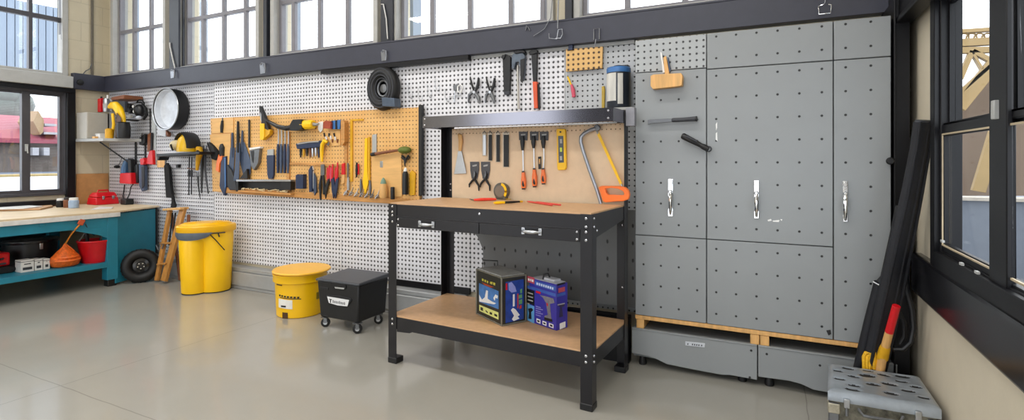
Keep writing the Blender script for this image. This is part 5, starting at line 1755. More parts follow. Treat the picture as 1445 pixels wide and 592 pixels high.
def on_round(c, R, a0, a1, z0, z1, th=.002, skew=0.0):
    """A thin patch following a round body; angles in degrees from straight towards the room, positive to the right."""
    m = MB(); prev = None; n = 8
    v_ = V((c.x, c.y, 0)).normalized(); u_ = V((v_.y, -v_.x, 0))
    for i in range(n + 1):
        a = math.radians(a0 + (a1 - a0) * i / n)
        d = u_ * math.sin(a) - v_ * math.cos(a)
        sh = skew * i / n
        cur = [m.v(V((c.x, c.y, z + sh)) + d * r) for r, z in ((R - .002, z0), (R + th, z0), (R + th, z1), (R - .002, z1))]
        if prev:
            for q in range(4):
                m.f([prev[q], cur[q], cur[(q + 1) % 4], prev[(q + 1) % 4]])
        else:
            m.f(cur)
        prev = cur
    m.f(prev[::-1])
    return m


t.part('label', on_round(c, .1705, -58, -18, .078, .142, skew=-.006), mat('worn white sticker', '#e3e1da', 0.4, var=0.06, scale=20), parent=bdy, label='white paper sticker')
t.part('sticker_scribble', on_round(c, .1725, -48, -34, .084, .096), BLACK, parent=bdy)
for q in range(7):
    t.part('printed_letter', on_round(c, .1735, -55 + q * 8, -50 + q * 8, .160 - .002 * q, .172 - .002 * q, .001), BLACK, parent=bdy)
t.part('printed_line', on_round(c, .1735, -52, 2, .150, .155, .001, skew=-.01), BLACK, parent=bdy)
t.part('diamond_mark', on_round(c, .173, 40, 56, .12, .17, .001), mat('dark olive print', '#7d6a10', 0.4), parent=bdy)
t.part('drain_notch', on_round(c, .167, -46, -30, .0, .045, .001), mat('brown recess', '#4a2c06', 0.6), parent=bdy, label='dark notch at the foot')
t.part('rim_slot', on_round(c, .177, -64, -44, .238, .246, .001), mat('brown recess', '#4a2c06'), parent=bdy)
t.finish()

# black wheeled box
t = Thing('wheeled_box', 'black plastic wheeled box with sloped lid beside the workbench', 'box')
bx0, bx1, by0, by1 = -2.80, -2.425, 2.665, 2.965
m = MB()
ins = .018
m.hexa([(bx0 + ins, by0 + .012, .072), (bx1 - ins, by0 + .012, .072), (bx1 - ins, by1 - .01, .072), (bx0 + ins, by1 - .01, .072), (bx0, by0, .325), (bx1, by0, .325), (bx1, by1, .325), (bx0, by1, .325)])
bdy = t.part('body', m, BLACK, .012)
m = MB()
m.hexa([(bx0 - .008, by0 - .01, .322), (bx1 + .008, by0 - .01, .322), (bx1 + .008, by1 + .006, .322), (bx0 - .008, by1 + .006, .322), (bx0 - .004, by0 - .006, .338), (bx1 + .004, by0 - .006, .338), (bx1 + .004, by1 + .004, .352), (bx0 - .004, by1 + .004, .352)])
t.part('lid', m, mat('lid charcoal', '#3a3d43', 0.38, var=0.08), .006)
FB = PY(by0 + .002)
m = MB(); shape(m, FB, ('p', [(465.5, 395), (488, 399), (488, 407), (486, 409), (474, 407.5), (467, 405.5)], .0, .007)); g_ = t.part('grip_recess', m, mat('black recess', '#08080a', 0.6), .002, parent=bdy)
m = MB(); shape(m, FB, ('p', [(472, 404.5), (485.5, 406), (485, 408), (473, 406.6)], .007, .003)); t.part('grip_bar', m, LTGREY, .001, parent=g_)
FB2 = PY(by0 + .006)
m = MB(); shape(m, FB2, ('p', [(461, 416.5), (476, 416), (494, 420.5), (496, 424), (491, 430.5), (464, 426)], .002, .006)); lb_ = t.part('badge_mount', m, BLACK, .002, parent=bdy)
m = MB(); shape(m, FB2, ('p', [(461.5, 417.8), (475, 420), (492.5, 423), (490, 432), (476, 430.5), (464, 427)], .008, .002)); bg_ = t.part('badge', m, mat('badge white', '#e0e1e2', 0.35, var=0.03), .001, parent=lb_, label='white name badge')
m = MB()
shape(m, FB2, ('p', [(464.3, 421.2), (468.2, 421.9), (468, 423), (467, 423), (467, 427), (465.6, 426.7), (465.6, 422.6), (464.4, 422.3)], .010, .0006))
t.part('badge_letter', m, BLACK, parent=bg_)
for q in range(8):
    x = 469.5 + q * 2.3; y = 423.6 + q * .42
    m = MB(); shape(m, FB2, ('p', [(x, y - (1.2 if q in (0, 4, 7) else 0)), (x + 1.2, y + .1), (x + 1.1, y + 3.4), (x, y + 3.2)], .010, .0006)); t.part('badge_letter', m, DKGREY, parent=bg_)
m = MB(); shape(m, FB, ('p', [(451, 404), (463, 406), (463, 409), (451, 407)], -.004, .008)); t.part('side_rib', m, BLACK, .002, parent=bdy)
for x, y in ((bx0 + .045, by0 + .035), (bx1 - .035, by0 + .025), (bx0 + .05, by1 - .05), (bx1 - .05, by1 - .05)):
    m = MB(); m.lathe([(.022, -.012), (.030, -.010), (.031, 0), (.030, .010), (.022, .012)], (x, y, .031), (.55, -.8, 0), 20); w_ = t.part('wheel', m, RUBBER)
    m = MB(); m.lathe([(.014, -.014), (.014, .014)], (x, y, .031), (.55, -.8, 0), 12); t.part('hub', m, STEEL, parent=w_)
    ax = V((.55, -.8, 0)).normalized()
    m = MB()
    for s in (-1, 1):
        m.bar(V((x, y, .03)) + ax * (.016 * s), V((x, y, .066)) + ax * (.016 * s), .022, .003, ax)
    m.rbox((x, y, .068), (.045, .045, .006)); t.part('fork', m, STEELD, parent=w_)
t.finish()

# tyre leaning by the teal bench
t = Thing('wheel', 'small black wheel with tyre standing against the teal bench end', 'wheel')
n_ = V((.86, -.5, .08)).normalized()
c = V((-5.31, 2.915, .156))
m = MB(); m.torus(c, n_, .112, .044, 44, 14)
ty = t.part('tyre', m, RUBBER)
m = MB()
for k in range(28):
    a = 2 * pi * k / 28
    x, y, z = frame_from(n_)
    d = x * math.cos(a) + y * math.sin(a)
    m.rbox(c + d * .154, (.006, .05, .012), d, n_.cross(d))
t.part('tread', m, RUBBER, .001, parent=ty)
m = MB(); m.lathe([(.085, -.02), (.09, .012), (.078, .02), (.07, -.005), (.04, .0), (.035, .018), (.012, .02), (.001, .02)], c, n_, 32); rm = t.part('rim', m, mat('glossy black rim', '#1b1b1e', 0.18))
x, y, z = frame_from(n_)
for k in range(5):
    a = 2 * pi * k / 5 + .3
    d = x * math.cos(a) + y * math.sin(a)
    m = MB(); m.lathe([(.007, 0), (.005, .008)], c + d * .025 + n_ * .018, n_, 8); t.part('lug_nut', m, CHROME, parent=rm)
m = MB(); m.torus(c + n_ * .012, n_, .083, .0035, 36, 6); t.part('rim_edge', m, STEELD, parent=rm)
t.finish()

# small oak step ladder leaning on the wall
t = Thing('step_ladder', 'small wooden step ladder leaning on the wall beside the yellow bin', 'ladder')


def lp(px, py):                               # sloping plane from floor line to the wall
    f = (396.5 - py) / (396.5 - 292)
    return PY(2.985 + .155 * f).at(px, py)


PL_ = [(221.5, 395.5), (240, 296.5)]; PR_ = [(231.5, 396), (259, 292.5)]
dep = V((0, .05, 0))
for a, b_, w in ((PL_[0], PL_[1], .042), (PR_[0], PR_[1], .072)):
    m = MB(); p, q = lp(*a), lp(*b_); p.z = max(p.z, .01)
    m.bar(p, q, w, .03, (0, -1, 0)); t.part('rail', m, OAK, .003)
m = MB(); p, q = lp(237, 295), lp(262, 293.5); m.bar(p + V((0, -.01, .0)), q + V((0, -.01, .0)), .085, .022, (0, 0, 1)); t.part('top_step', m, WOOD, .004)
for y, xl, xr_ in ((343, 230, 245), (372, 226, 238)):
    m = MB(); m.bar(lp(xl, y), lp(xr_, y - 1), .07, .016, (0, 0, 1)); t.part('step', m, OAK, .003)
for a, b_ in (((233, 392), (238, 300)), ((243, 390), (262, 300))):
    m = MB(); p, q = lp(*a), lp(*b_)
    p = V((p.x + .05, min(p.y + .14, 3.10), .012)); q = V((q.x, q.y + .03, q.z - .02))
    m.bar(p, q, .026, .02, (0, -1, 0)); t.part('rear_leg', m, BROWN, .003)
for x in (242, 246):
    m = MB(); m.bar(lp(x, 300) + V((0, .01, 0)), lp(x - 5, 346) + V((0, .01, 0)), .018, .006, (0, -1, 0)); t.part('strap', m, BLACKF)
m = MB(); m.tube([lp(x, y) + V((0, -.03, 0)) for x, y in ((228, 352), (225, 345), (229, 342.5), (236, 343.5), (233, 350))], .006); t.part('hook', m, STEELD)
t.finish()

# ================================================================ teal bench: things on and under it
WT = PZ(.685)


def at_top(px, py, z=.685): return PZ(z).at(px, py)


def can(name, label, px, py, rpx, hpx, mt, lidm, cat, z=.685):
    p = at_top(px, py, z); s = (p - EYE).dot(V((-SN, CS, 0))) / FPX
    R, H = rpx * s, hpx * s
    t = Thing(name, label, cat)
    m = MB(); m.lathe([(R * .94, 0), (R, R * .1), (R, H * .72), (R * .8, H * .8)], p, (0, 0, 1), 20); t.part('body', m, mt)
    m = MB(); m.lathe([(R * .86, H * .79), (R * .88, H), (R * .7, H * 1.03)], p, (0, 0, 1), 20); t.part('lid', m, lidm)
    return t.finish()


can('jar', 'black jar with white cap under the window on the teal bench', 85.5, 292, 5, 12, BLACK, WHITE, 'jar')
can('jar', 'brown jar between the black jar and the blue jar', 95, 292.5, 4.5, 14, BROWN, mat('dark lid', '#2b2420', 0.5), 'jar')
can('jar', 'pale blue jar with white lid nearest the corner post', 104, 293, 6, 14, mat('pale blue plastic', '#9db4d0', 0.4), WHITE, 'jar')
t = Thing('toolbox', 'small red toolbox standing on the teal bench in the corner', 'toolbox')
c = PXl(-6.3).at(144, 290); s = .0075
m = MB(); z0 = .685
X_, Y_ = -6.28, c.y
m.hexa([(X_ - .09, Y_ - .11, z0), (X_ + .09, Y_ - .11, z0), (X_ + .09, Y_ + .11, z0), (X_ - .09, Y_ + .11, z0), (X_ - .08, Y_ - .10, z0 + .075), (X_ + .08, Y_ - .10, z0 + .075), (X_ + .08, Y_ + .10, z0 + .075), (X_ - .08, Y_ + .10, z0 + .075)])
b = t.part('body', m, RED, .008)
m = MB(); m.hexa([(X_ - .082, Y_ - .102, z0 + .078), (X_ + .082, Y_ - .102, z0 + .078), (X_ + .082, Y_ + .102, z0 + .078), (X_ - .082, Y_ + .102, z0 + .078), (X_ - .05, Y_ - .08, z0 + .125), (X_ + .05, Y_ - .08, z0 + .125), (X_ + .05, Y_ + .085, z0 + .125), (X_ - .05, Y_ + .085, z0 + .125)])
l = t.part('lid', m, RED, .010)
m = MB(); m.tube([(X_, Y_ - .05, z0 + .122), (X_, Y_ - .045, z0 + .145), (X_, Y_ + .045, z0 + .145), (X_, Y_ + .05, z0 + .122)], .008); t.part('handle', m, RED, parent=l)
for dy in (-.05, .04):
    m = MB(); m.box(X_ + .084, X_ + .094, Y_ + dy, Y_ + dy + .02, z0 + .055, z0 + .09); t.part('latch', m, STEEL, .002, parent=b)
t.finish()
q = PZ(.685).at(176, 293.5)
q = PXl(-5.9).at(172, 290)
t = Thing('charger', 'black charger block plugged in by the wall on the teal bench', 'charger')
X_, Y_ = -6.0, 3.16
m = MB(); m.box(X_ - .05, X_ + .05, Y_ - .04, Y_ + .04, .685, .745); t.part('body', m, BLACK, .008)
m = MB(); m.tube([(X_, Y_, .74), (X_ + .01, Y_ + .02, .80), (X_ - .01, Y_ + .04, .86), (X_ + .02, Y_ + .06, .92), (X_ + .01, Y_ + .07, .99)], .006); t.part('cord', m, BLACK)
t.finish()
m = MB(); pts = [PZ(.685).at(x, y) for x, y in ((128, 296), (158, 294), (160, 292.5), (140, 292))]
m.prism(pts, (0, 0, .006)); solo('paper_sheet', m, WHITE, 'white sheet lying in front of the red toolbox', 'paper')

SHX = -5.62
SP = PXl(SHX)
ZL = .2255


def down(P, px, py): return P.at(px, py)


t = Thing('bucket', 'red bucket full of black tools on the lower shelf of the teal bench', 'bucket')
c = PXl(-5.51).at(134, 380); c = V((-5.51, c.y, ZL))
m = MB(); m.lathe([(.095, 0), (.10, .01), (.128, .185), (.134, .19), (.134, .2), (.126, .2), (.12, .19), (.09, .02)], c, (0, 0, 1), 30)
t.part('pail', m, RED, smooth=50)
m = MB(); m.tube([c + V((0, -.13, .19)), c + V((.04, -.10, .27)), c + V((.05, 0, .305)), c + V((.04, .10, .27)), c + V((0, .13, .19))], .005); t.part('bail', m, STEELD)
t.finish()
rnd = random.Random(4)
for k, (dx, dy, dx2, dy2, L) in enumerate(((-.02, -.03, -.03, -.06, .32), (.02, .02, .03, .05, .31), (0, .05, -.02, .08, .30))):
    t = Thing('hand_tool', ('black tool leaning towards the window in the red bucket', 'black tool standing in the middle of the red bucket', 'black tool leaning towards the corner in the red bucket')[k], 'tool', 'black tools in the red bucket')
    a = c + V((dx, dy, .026)); b_ = c + V((dx2, dy2, L))
    m = MB(); m.tube([a, a.lerp(b_, .5), b_], [.012, .014, .018]); t.part('shaft', m, BLACK)
    m = MB(); m.ball(b_, (.03, .022, .028)); t.part('head', m, BLACK)
    m = MB(); m.lathe([(.012, -.024), (.012, .024)], b_ + V((.018, 0, 0)), (1, .3, .2), 10); t.part('stud', m, STEEL)
    t.finish()
t = Thing('net_bag', 'orange netting bag hanging by a cord from the teal bench rail', 'bag')
c0 = PXl(-5.50).at(92, 382); cz = ZL
c = V((-5.50, c0.y, 0))
m = MB(); m.lathe([(.065, cz), (.085, cz + .012), (.098, cz + .06), (.088, cz + .085), (.055, cz + .13), (.02, cz + .17), (.006, cz + .2)], c, (0, 0, 1), 24, sx=.85, sy=1.15, xdir=(1, 0, 0)); t.part('net', m, ORANGEM, smooth=60)
m = MB()
for z, r in ((cz + .058, .100), (cz + .085, .09)):
    m.torus(c + V((0, 0, z)), (0, 0, 1), r, .006, 30, 6)
t.part('hoop', m, ORANGE)
top = V((-5.365, c0.y + .055, .60))
m = MB(); m.tube([c + V((.0, 0, cz + .19)), V((-5.43, c0.y + .01, .50)), V((-5.365, c0.y + .02, .56)), top], .006); t.part('cord', m, mat('orange cord', '#d98a2c', 0.6))
m = MB(); m.rbox(top + V((.004, 0, .01)), (.014, .045, .05), (1, 0, 0), (0, .5, 1)); t.part('clip', m, mat('rusty orange clip', '#c2532c', 0.5), .005)
for s in (-.6, .6):
    m = MB(); m.tube([c + V((0, .12 * s, cz + .06)), c + V((.03, .09 * s, cz + .13)), c + V((0, 0, cz + .2))], .0035); t.part('rib', m, ORANGE)
t.finish()
m = MB(); top2 = V((-5.368, c0.y + .09, .59)); m.tube([top2, V((-5.40, c0.y + .13, .52)), V((-5.46, c0.y + .20, .47)), V((-5.55, c0.y + .25, .50))], .004)
solo('bungee', m, DKGREY, 'thin dark cord running from the bench rail to the red bucket', 'cord')
t = Thing('tub_pot', 'big black lidded pot standing on the lower shelf of the teal bench', 'pot')
c1 = PXl(-5.86).at(43, 378)
c = V((-5.86, c1.y, ZL))
m = MB(); m.lathe([(.165, 0), (.175, .01), (.185, .19), (.185, .2)], c, (0, 0, 1), 36); t.part('body', m, BLACK)
m = MB(); m.lathe([(.195, .2), (.198, .206), (.198, .224), (.185, .232), (.06, .240), (.001, .240)], c, (0, 0, 1), 36); t.part('lid', m, mat('black gloss lid', '#1d1d20', 0.25))
m = MB(); m.box(c.x + .185, c.x + .195, c.y - .012, c.y + .012, ZL + .15, ZL + .215); t.part('clasp', m, STEEL, .003)
t.finish()
for k, (x0, x1, lb) in enumerate(((29.5, 48, 'wide white carton, first of three small cartons under the teal bench'), (49, 60.5, 'middle of three small white cartons under the teal bench'), (61.5, 70.5, 'narrow white carton nearest the orange netting bag'))):
    P = PXl(-5.50)
    a, b_ = P.at(x0, 385), P.at(x1, 385)
    t = Thing('carton', lb, 'carton', 'small white cartons under the teal bench')
    m = MB(); m.box(-5.60, -5.50, a.y, b_.y, ZL, ZL + .098 - .006 * k); bq = t.part('box', m, mat('carton white', '#dcd9d4', 0.5, var=0.05), .002)
    m = MB(); m.box(-5.50, -5.4992, a.y + .012, b_.y - .012, ZL + .018, ZL + .04); t.part('print', m, DKGREY, parent=bq)
    m = MB(); m.box(-5.50, -5.4992, a.y + .02, b_.y - .02, ZL + .062, ZL + .07); t.part('print', m, DKGREY, parent=bq)
    m = MB(); m.box(-5.601, -5.499, a.y - .001, b_.y + .001, ZL + .083 - .006 * k, ZL + .088 - .006 * k); t.part('tape', m, STEELD, parent=bq)
    t.finish()
t = Thing('red_case', 'red case at the far end of the shelf under the teal bench', 'case')
P = PXl(-5.62); b_ = P.at(15, 370)
m = MB(); m.box(-5.80, -5.62, b_.y - .26, b_.y, ZL + .055, ZL + .165); t.part('body', m, RED, .015)
m = MB(); m.box(-5.62, -5.612, b_.y - .2, b_.y - .03, ZL + .07, ZL + .085); t.part('stripe', m, DKGREY, .002)
m = MB(); m.tube([(-5.615, b_.y - .16, ZL + .12), (-5.59, b_.y - .15, ZL + .12), (-5.59, b_.y - .06, ZL + .12), (-5.615, b_.y - .05, ZL + .12)], .008); t.part('handle', m, BLACK)
t.finish()
m = MB(); P = PXl(-5.60); b_ = P.at(27, 382)
for k in range(5):
    m.ball((-5.66, b_.y - .05 - k * .075, ZL + .027), (.085, .06, .027 + .004 * (k % 2)))
m.box(-5.74, -5.58, b_.y - .36, b_.y - .04, ZL, ZL + .05)
solo('black_bag', m, BLACKF, 'flat black bag lying under the red case on the bench shelf', 'bag', bev=.01)
# ================================================================ wall above the teal bench
LP = PXl(XL)
t = Thing('corner_shelf', 'grey steel shelf with a black angle bracket in the far corner', 'shelf')
zs = PY(3.1).at(160, 200).z
sx0, sx1 = XL, PY(3.0).at(193, 200).x
m = MB(); m.prism([(XL + .005, 2.93, zs), (-5.98, 2.93, zs), (-5.80, 3.245, zs), (XL + .005, 3.245, zs)], (0, 0, .03)); t.part('board', m, LTGREY, .004)
m = MB(); m.bar((-6.18, 3.0, zs - .003), (-5.97, 3.235, zs - .27), .022, .012, (0, 0, 1)); t.part('brace', m, BLACK, .002)
for x in (-6.0, -5.83):
    m = MB(); m.box(x - .010, x + .010, 3.236, 3.248, zs - .29, zs); t.part('upright', m, BLACK, .002)
m = MB(); m.box(-6.0, -5.83, 3.238, 3.246, zs - .14, zs - .128); t.part('crossbar', m, BLACK)
t.finish()
ZZ = zs + .0305
t = Thing('grey_cabinet', 'flat grey steel cabinet standing on the corner shelf', 'cabinet')
a, b_ = PXl(-6.32).at(121, 180), PXl(-6.32).at(151, 180)
zt = PXl(-6.32).at(121, 158).z
m = MB(); m.box(-6.5, -6.30, a.y, b_.y, ZZ + .0, zt); t.part('body', m, mat('stone grey paint', '#b3afa6', 0.45, var=0.04), .004)
m = MB(); m.box(-6.30, -6.295, a.y + .005, b_.y - .005, ZZ + .006, zt - .006); dr = t.part('door', m, mat('stone grey paint', '#b3afa6'), .002)
c_ = b_.y + .075
m = MB(); m.box(-6.44, -6.30, b_.y + .006, c_ , ZZ, zt - .01); t.part('side_unit', m, LTGREY, .004)
m = MB(); m.box(-6.302, -6.296, b_.y + .001, b_.y + .008, ZZ, zt); t.part('seam', m, BLACK)
t.finish()
t = Thing('tray', 'small white tray in front of the grey cabinet on the corner shelf', 'tray')
X_, Y_ = -6.20, PXl(-6.2).at(147, 195).y
m = MB(); m.box(X_ - .04, X_ + .04, Y_ - .06, Y_ + .06, ZZ, ZZ + .05); t.part('body', m, WHITE, .006)
m = MB(); m.box(X_ - .044, X_ + .044, Y_ - .064, Y_ + .064, ZZ + .042, ZZ + .052); t.part('rim', m, WHITE, .004)
m = MB(); m.box(X_ - .02, X_ + .03, Y_ - .10, Y_ - .068, ZZ, ZZ + .022); t.part('peg', m, WOOD, .003)
t.finish()
A = PY(3.06)
t = Thing('angle_sander', 'yellow and black power tool arching over the corner shelf', 'power tool')
pts = [(154, 151), (158, 148.5), (163, 149), (168, 155), (171.5, 164), (174, 176)]
m = MB(); m.tube([A.at(x, y) for x, y in pts], [.02, .035, .045, .048, .042, .03], n=14, up=V((0, -1, 0)), flat=.8); t.part('arm', m, YELLOW)
m = MB(); m.hexa([A.at(163, 193, 0.05), A.at(171, 195, .05), A.at(171, 195, -.04), A.at(163, 193, -.04), A.at(164.5, 158, .05), A.at(171, 166, .05), A.at(171, 166, -.04), A.at(164.5, 158, -.04)]); t.part('column', m, mat('burnt brown plastic', '#4a2a12', 0.5, var=0.4), .008)
p = A.at(177.5, 195); zz = ZZ
m = MB(); m.lathe([(.055, 0), (.06, .02), (.06, .12), (.05, .155), (.06, .16)], (p.x, 3.04, zz), (0, 0, 1), 20); t.part('motor', m, BLACK)
m = MB(); m.lathe([(.035, .0), (.035, .09), (.02, .1)], (A.at(165, 190).x, 2.99, zz), (0, 0, 1), 16); t.part('tank', m, MUSTARD)
m = MB(); m.tube([A.at(159, 160, .02), A.at(160.5, 175, .02), V((A.at(161, 190).x, 3.04, zz))], .014); t.part('rod', m, YELLOW)
t.finish()
SB = PY(3.15)
t = Thing('wall_rack', 'dark wooden wall rack with a grey plate in the far corner', 'rack')
m = MB(); m.prism([SB.at(x, y, .09) for x, y in ((157, 137), (175, 133.5), (175, 139), (157, 141))], (0, .18, 0)); t.part('shelf', m, BROWN, .003)
m = MB(); m.prism([SB.at(x, y, -.06) for x, y in ((158, 140), (176, 134), (176, 158), (158, 156))], (0, .03, 0)); t.part('plate', m, mat('slate grey plate', '#5b6068', 0.4, 0.3), .002)
t.finish()
hung('red_canister', 'small red canister hanging at the corner beside a silver can', [('body', RED, [('p', [(141, 139), (146.5, 138), (146.5, 158), (141, 158)], .0, .05)]), ('cap', BLACK, [('p', rect(142.5, 136, 145, 139), .012, .02)])], P=PXl(-6.42), cat='canister', bev=.006)
hung('silver_can', 'silver spray can between the red canister and the dark rack', [('body', STEEL, [('r', [(150, 158), (150, 157), (150, 141), (150, 138.5)], .05, [3.6, 4, 4, 2.6])]), ('nozzle', WHITE, [('r', [(152, 139), (152, 134)], .05, 1.2)]), ('label', LTGREY, [('r', [(150, 153), (150, 146)], .05, 4.08)])], P=PY(3.17), cat='can', bev=0)
W = WALLP
t = Thing('headset', 'black and white respirator mask with straps hung on the louvred wall', 'mask')
m = MB(); shape(m, W, ('b', (197, 156), .06, 8, 9, .05)); mk = t.part('shell', m, mat('mask black', '#1b1c1f', 0.35))
m = MB(); shape(m, W, ('c', [(193, 145), (195, 141), (201, 141), (203.5, 146), (202.5, 150), (200, 144.5), (196, 144.5)], .05, 1.0)); t.part('strap', m, BLACKF)
m = MB(); shape(m, W, ('r', [(201, 147), (206, 153), (207, 162), (203, 168)], .05, [1.4, 2.0, 2.0, 1.4])); t.part('side_strap', m, BLACKF)
for q, (x, y) in enumerate(((188, 150), (189, 157))):
    m = MB(); shape(m, W, ('d', (x, y), 3.4, .05, .05)); f = t.part('filter', m, BLACK, .004)
    m = MB(); shape(m, W, ('d', (x, y), 2.0, .1, .004)); t.part('filter_cap', m, WHITE, parent=f)
m = MB(); shape(m, W, ('b', (196, 166), .09, 3.6, 3.0, .03)); t.part('visor', m, mat('pale visor', '#b7bdc8', 0.2), parent=mk)
m = MB(); shape(m, W, ('r', [(177, 168.5), (186, 169.5), (194, 170), (200, 167)], .07, [1.0, 1.4, 1.4, 1.0])); t.part('chin_bar', m, BLACK)
m = MB(); shape(m, W, ('p', [(179, 163), (184, 161.5), (185, 166), (180, 167)], .05, .02)); t.part('valve', m, WHITE, .003)
t.finish()
# round basin
t = Thing('metal_basin', 'round metal basin with a black rim hung high on the louvred wall', 'basin')
c = W.at(241, 155); sc = W.scale(241, 155)
n_ = V((0, -1, 0))
R = 28 * sc
o_ = PY(YW - .085).at(239, 154)
m = MB(); m.lathe([(R * .66, -.055), (R * .92, -.05), (R * .962, .034), (R * .93, .03), (R * .86, -.015), (R * .66, -.035), (.001, -.037)], o_, n_, 44); t.part('bowl', m, mat('brushed basin', '#cdd2da', 0.32, 0.15, 0.12), smooth=40)
m = MB(); m.lathe([(R * .93, -.075), (R * 1.0, -.07), (R * 1.015, .03), (R * 1.0, .042), (R * .97, .04), (R * .965, -.06)], o_, n_, 44); t.part('rim', m, BLACK)
m = MB(); m.torus(o_ + n_ * .04, n_, R * 1.015, .006, 44, 6); t.part('bead', m, STEEL)
t.finish()
hung('white_card', 'white card hanging below the left edge of the round basin', [('card', mat('white card', '#d6dbe2', 0.5, var=0.03), [('p', [(222, 172), (226, 170.5), (234, 178), (233.5, 193), (222, 190)], .03, .003)])], P=W, cat='card')
hung('brown_hook', 'small brown hook knob under the basin rim', [('knob', BROWN, [('p', [(233.5, 184), (236, 186), (238, 189), (236, 193), (233.5, 190)], .02, .03)])], P=W, cat='hook', bev=.004)
hung('level_staff', 'thin black staff with a pale grey rail hanging left of the basin', [('staff', BLACK, [('r', [(211.8, 153), (212.2, 190)], .02, .9)]), ('rail', mat('pale blue rail', '#c0c6c8', 0.4), [('p', [(214, 158), (219, 156), (219.5, 232), (214.5, 233)], .0, .012)])], P=W, cat='staff')
hung('trowel', 'brown and red handled trowel hanging below the black staff', [('blade', BROWN, [('p', [(208, 190), (212, 187), (211.5, 213), (207.5, 214)], .02, .012)]), ('strip', BLACK, [('p', [(212.5, 187), (214.3, 187), (213.5, 212), (211.8, 213)], .02, .016)]), ('handle', RED, [('p', [(210.5, 213), (214.5, 211.5), (215.5, 232), (206, 231), (206, 228)], .016, .03)])], P=W, cat='trowel', bev=.003)
hung('black_holder', 'small black holder on the louvred wall left of the trowel', [('body', BLACK, [('p', [(196, 195), (203, 188.5), (204, 201), (200, 205), (196, 204)], .0, .05)]), ('clip', STEELD, [('r', [(199, 192), (202, 187)], .05, .8)])], P=W, cat='holder', bev=.005)
t = Thing('spray_bottle', 'blue and red spray bottle hung below the corner shelf', 'bottle')
m = MB(); shape(m, W, ('r', [(176, 246), (176.5, 238), (178, 229), (179, 225)], .06, [5.2, 5.0, 3.8, 2.2])); t.part('bottle', m, mat('dusty blue plastic', '#3d6086', 0.4))
m = MB(); shape(m, W, ('p', [(169, 244), (183.5, 243.5), (184.5, 259.5), (168, 258.5)], .02, .08)); t.part('base', m, RED, .008)
m = MB(); shape(m, W, ('p', [(180, 223), (184, 225), (185, 258), (181, 259)], .03, .05)); t.part('trigger', m, BLACK, .006)
t.finish()
hung('socket_plug', 'small dark plug on the wall under the shelf brace', [('plug', BLACK, [('b', (165, 235), .03, 2.6, 2.4, .03)]), ('cable', STEELD, [('r', [(165, 237), (170, 228), (172, 222)], .02, .6)])], P=W, cat='plug', bev=0)
hung('power_cable', 'thin dark cable hanging from the spray bottle to the bench', [('cable', BLACK, [('r', [(176, 260), (175, 268), (173.5, 276), (174.5, 282)], .02, .8)])], P=W, cat='cable', bev=0)
hung('stapler', 'black stapler with red top hanging right of the spray bottle', [('arm', BLACK, [('p', [(188, 236), (192, 231), (194, 232), (194, 258), (188, 258)], .01, .04)]), ('body', BLUEGREY, [('p', [(195.5, 232), (200, 229), (203, 234), (203.5, 268), (200, 270), (196, 262)], .02, .035)]), ('grip', BLACK, [('p', [(199, 235), (203.2, 234), (203.4, 262), (200, 266)], .055, .006)]), ('top', RED, [('p', [(197, 224), (202, 222.5), (203.5, 227), (202, 232), (198, 232.5)], .02, .045)])], P=W, bev=.004)
# small bracket shelf with the yellow helmet
t = Thing('bracket_shelf', 'narrow black bracket shelf carrying a yellow helmet', 'shelf')
m = MB(); m.prism([W.at(x, y, .22) for x, y in ((220.5, 217), (281, 213.5), (281, 217), (220.5, 221))], (0, .21, 0)); t.part('board', m, BLACK, .003)
m = MB(); shape(m, W, ('p', rect(221.5, 220, 232, 236), .0, .02)); t.part('wall_plate', m, WOOD, .002)
m = MB(); shape(m, W, ('p', [(222, 219), (226, 219), (223, 226), (221.5, 226)], .02, .1)); t.part('bracket', m, BLACK, .002)
t.finish()
t = Thing('hard_hat', 'yellow and black helmet sitting on the narrow bracket shelf', 'helmet')
P = PY(3.12)
c = P.at(264, 213); sc = P.scale(264, 210)
ztop = W.at(262, 214.2, .22).z + .004
c = V((c.x, 3.12, ztop))
hx = 15.5 * sc; hz = 25.5 * sc
m = MB(); m.lathe([(hx * .96, 0), (hx, .02), (hx * .97, hz * .4), (hx * .82, hz * .7), (hx * .5, hz * .93), (.002, hz)], c, (0, 0, 1), 30, sx=1, sy=.8, xdir=(1, 0, 0)); sh = t.part('shell', m, mat('helmet yellow', '#dcae0c', 0.3, var=0.05))
m = MB()
for k in range(13):
    pass
prev = []
rr = []
for k in range(15):
    a = math.radians(8 + k * 11.6)
    rr.append(c + V((-math.cos(a) * hx * 1.0, -.0, math.sin(a) * hz * 1.0 + .004)))
m.tube(rr, [.012] * 15, n=8, up=V((0, 1, 0)), flat=6.0); t.part('crest', m, BLACK, parent=sh, label='black crest strip')
m = MB(); m.ball(c + V((-hx * .8, -.05, hz * .35)), (.05, .06, hz * .3)); t.part('ear_pad', m, mat('pale ear pad', '#cdbf9a', 0.5))
m = MB(); m.tube([c + V((-hx * .9, -.09, hz * .4)), c + V((-hx * .5, -.12, .06)), c + V((-hx * .2, -.12, .012))], .008); t.part('chin_strap', m, BLACKF)
t.finish()
t = Thing('work_glove', 'yellow work glove hanging from the right end of the helmet shelf', 'glove')
m = MB(); shape(m, W, ('r', [(277, 208), (281, 210), (282, 216), (279.5, 226), (278, 240)], .10, [2, 4.6, 4.4, 3.2, 2.0])); t.part('glove', m, MUSTARD)
m = MB(); shape(m, W, ('r', [(279.5, 213), (277, 217)], .13, [2.2, 1.6])); t.part('cuff', m, BLACK)
t.finish()
t = Thing('black_broom', 'black hand brush with bristles hanging under the helmet shelf', 'brush')
m = MB(); shape(m, W, ('p', [(231, 234), (234, 229.5), (238, 236), (240, 262), (242.5, 279), (234, 278.5), (232.5, 256)], .03, .03)); t.part('bristles', m, BLACKF, .003)
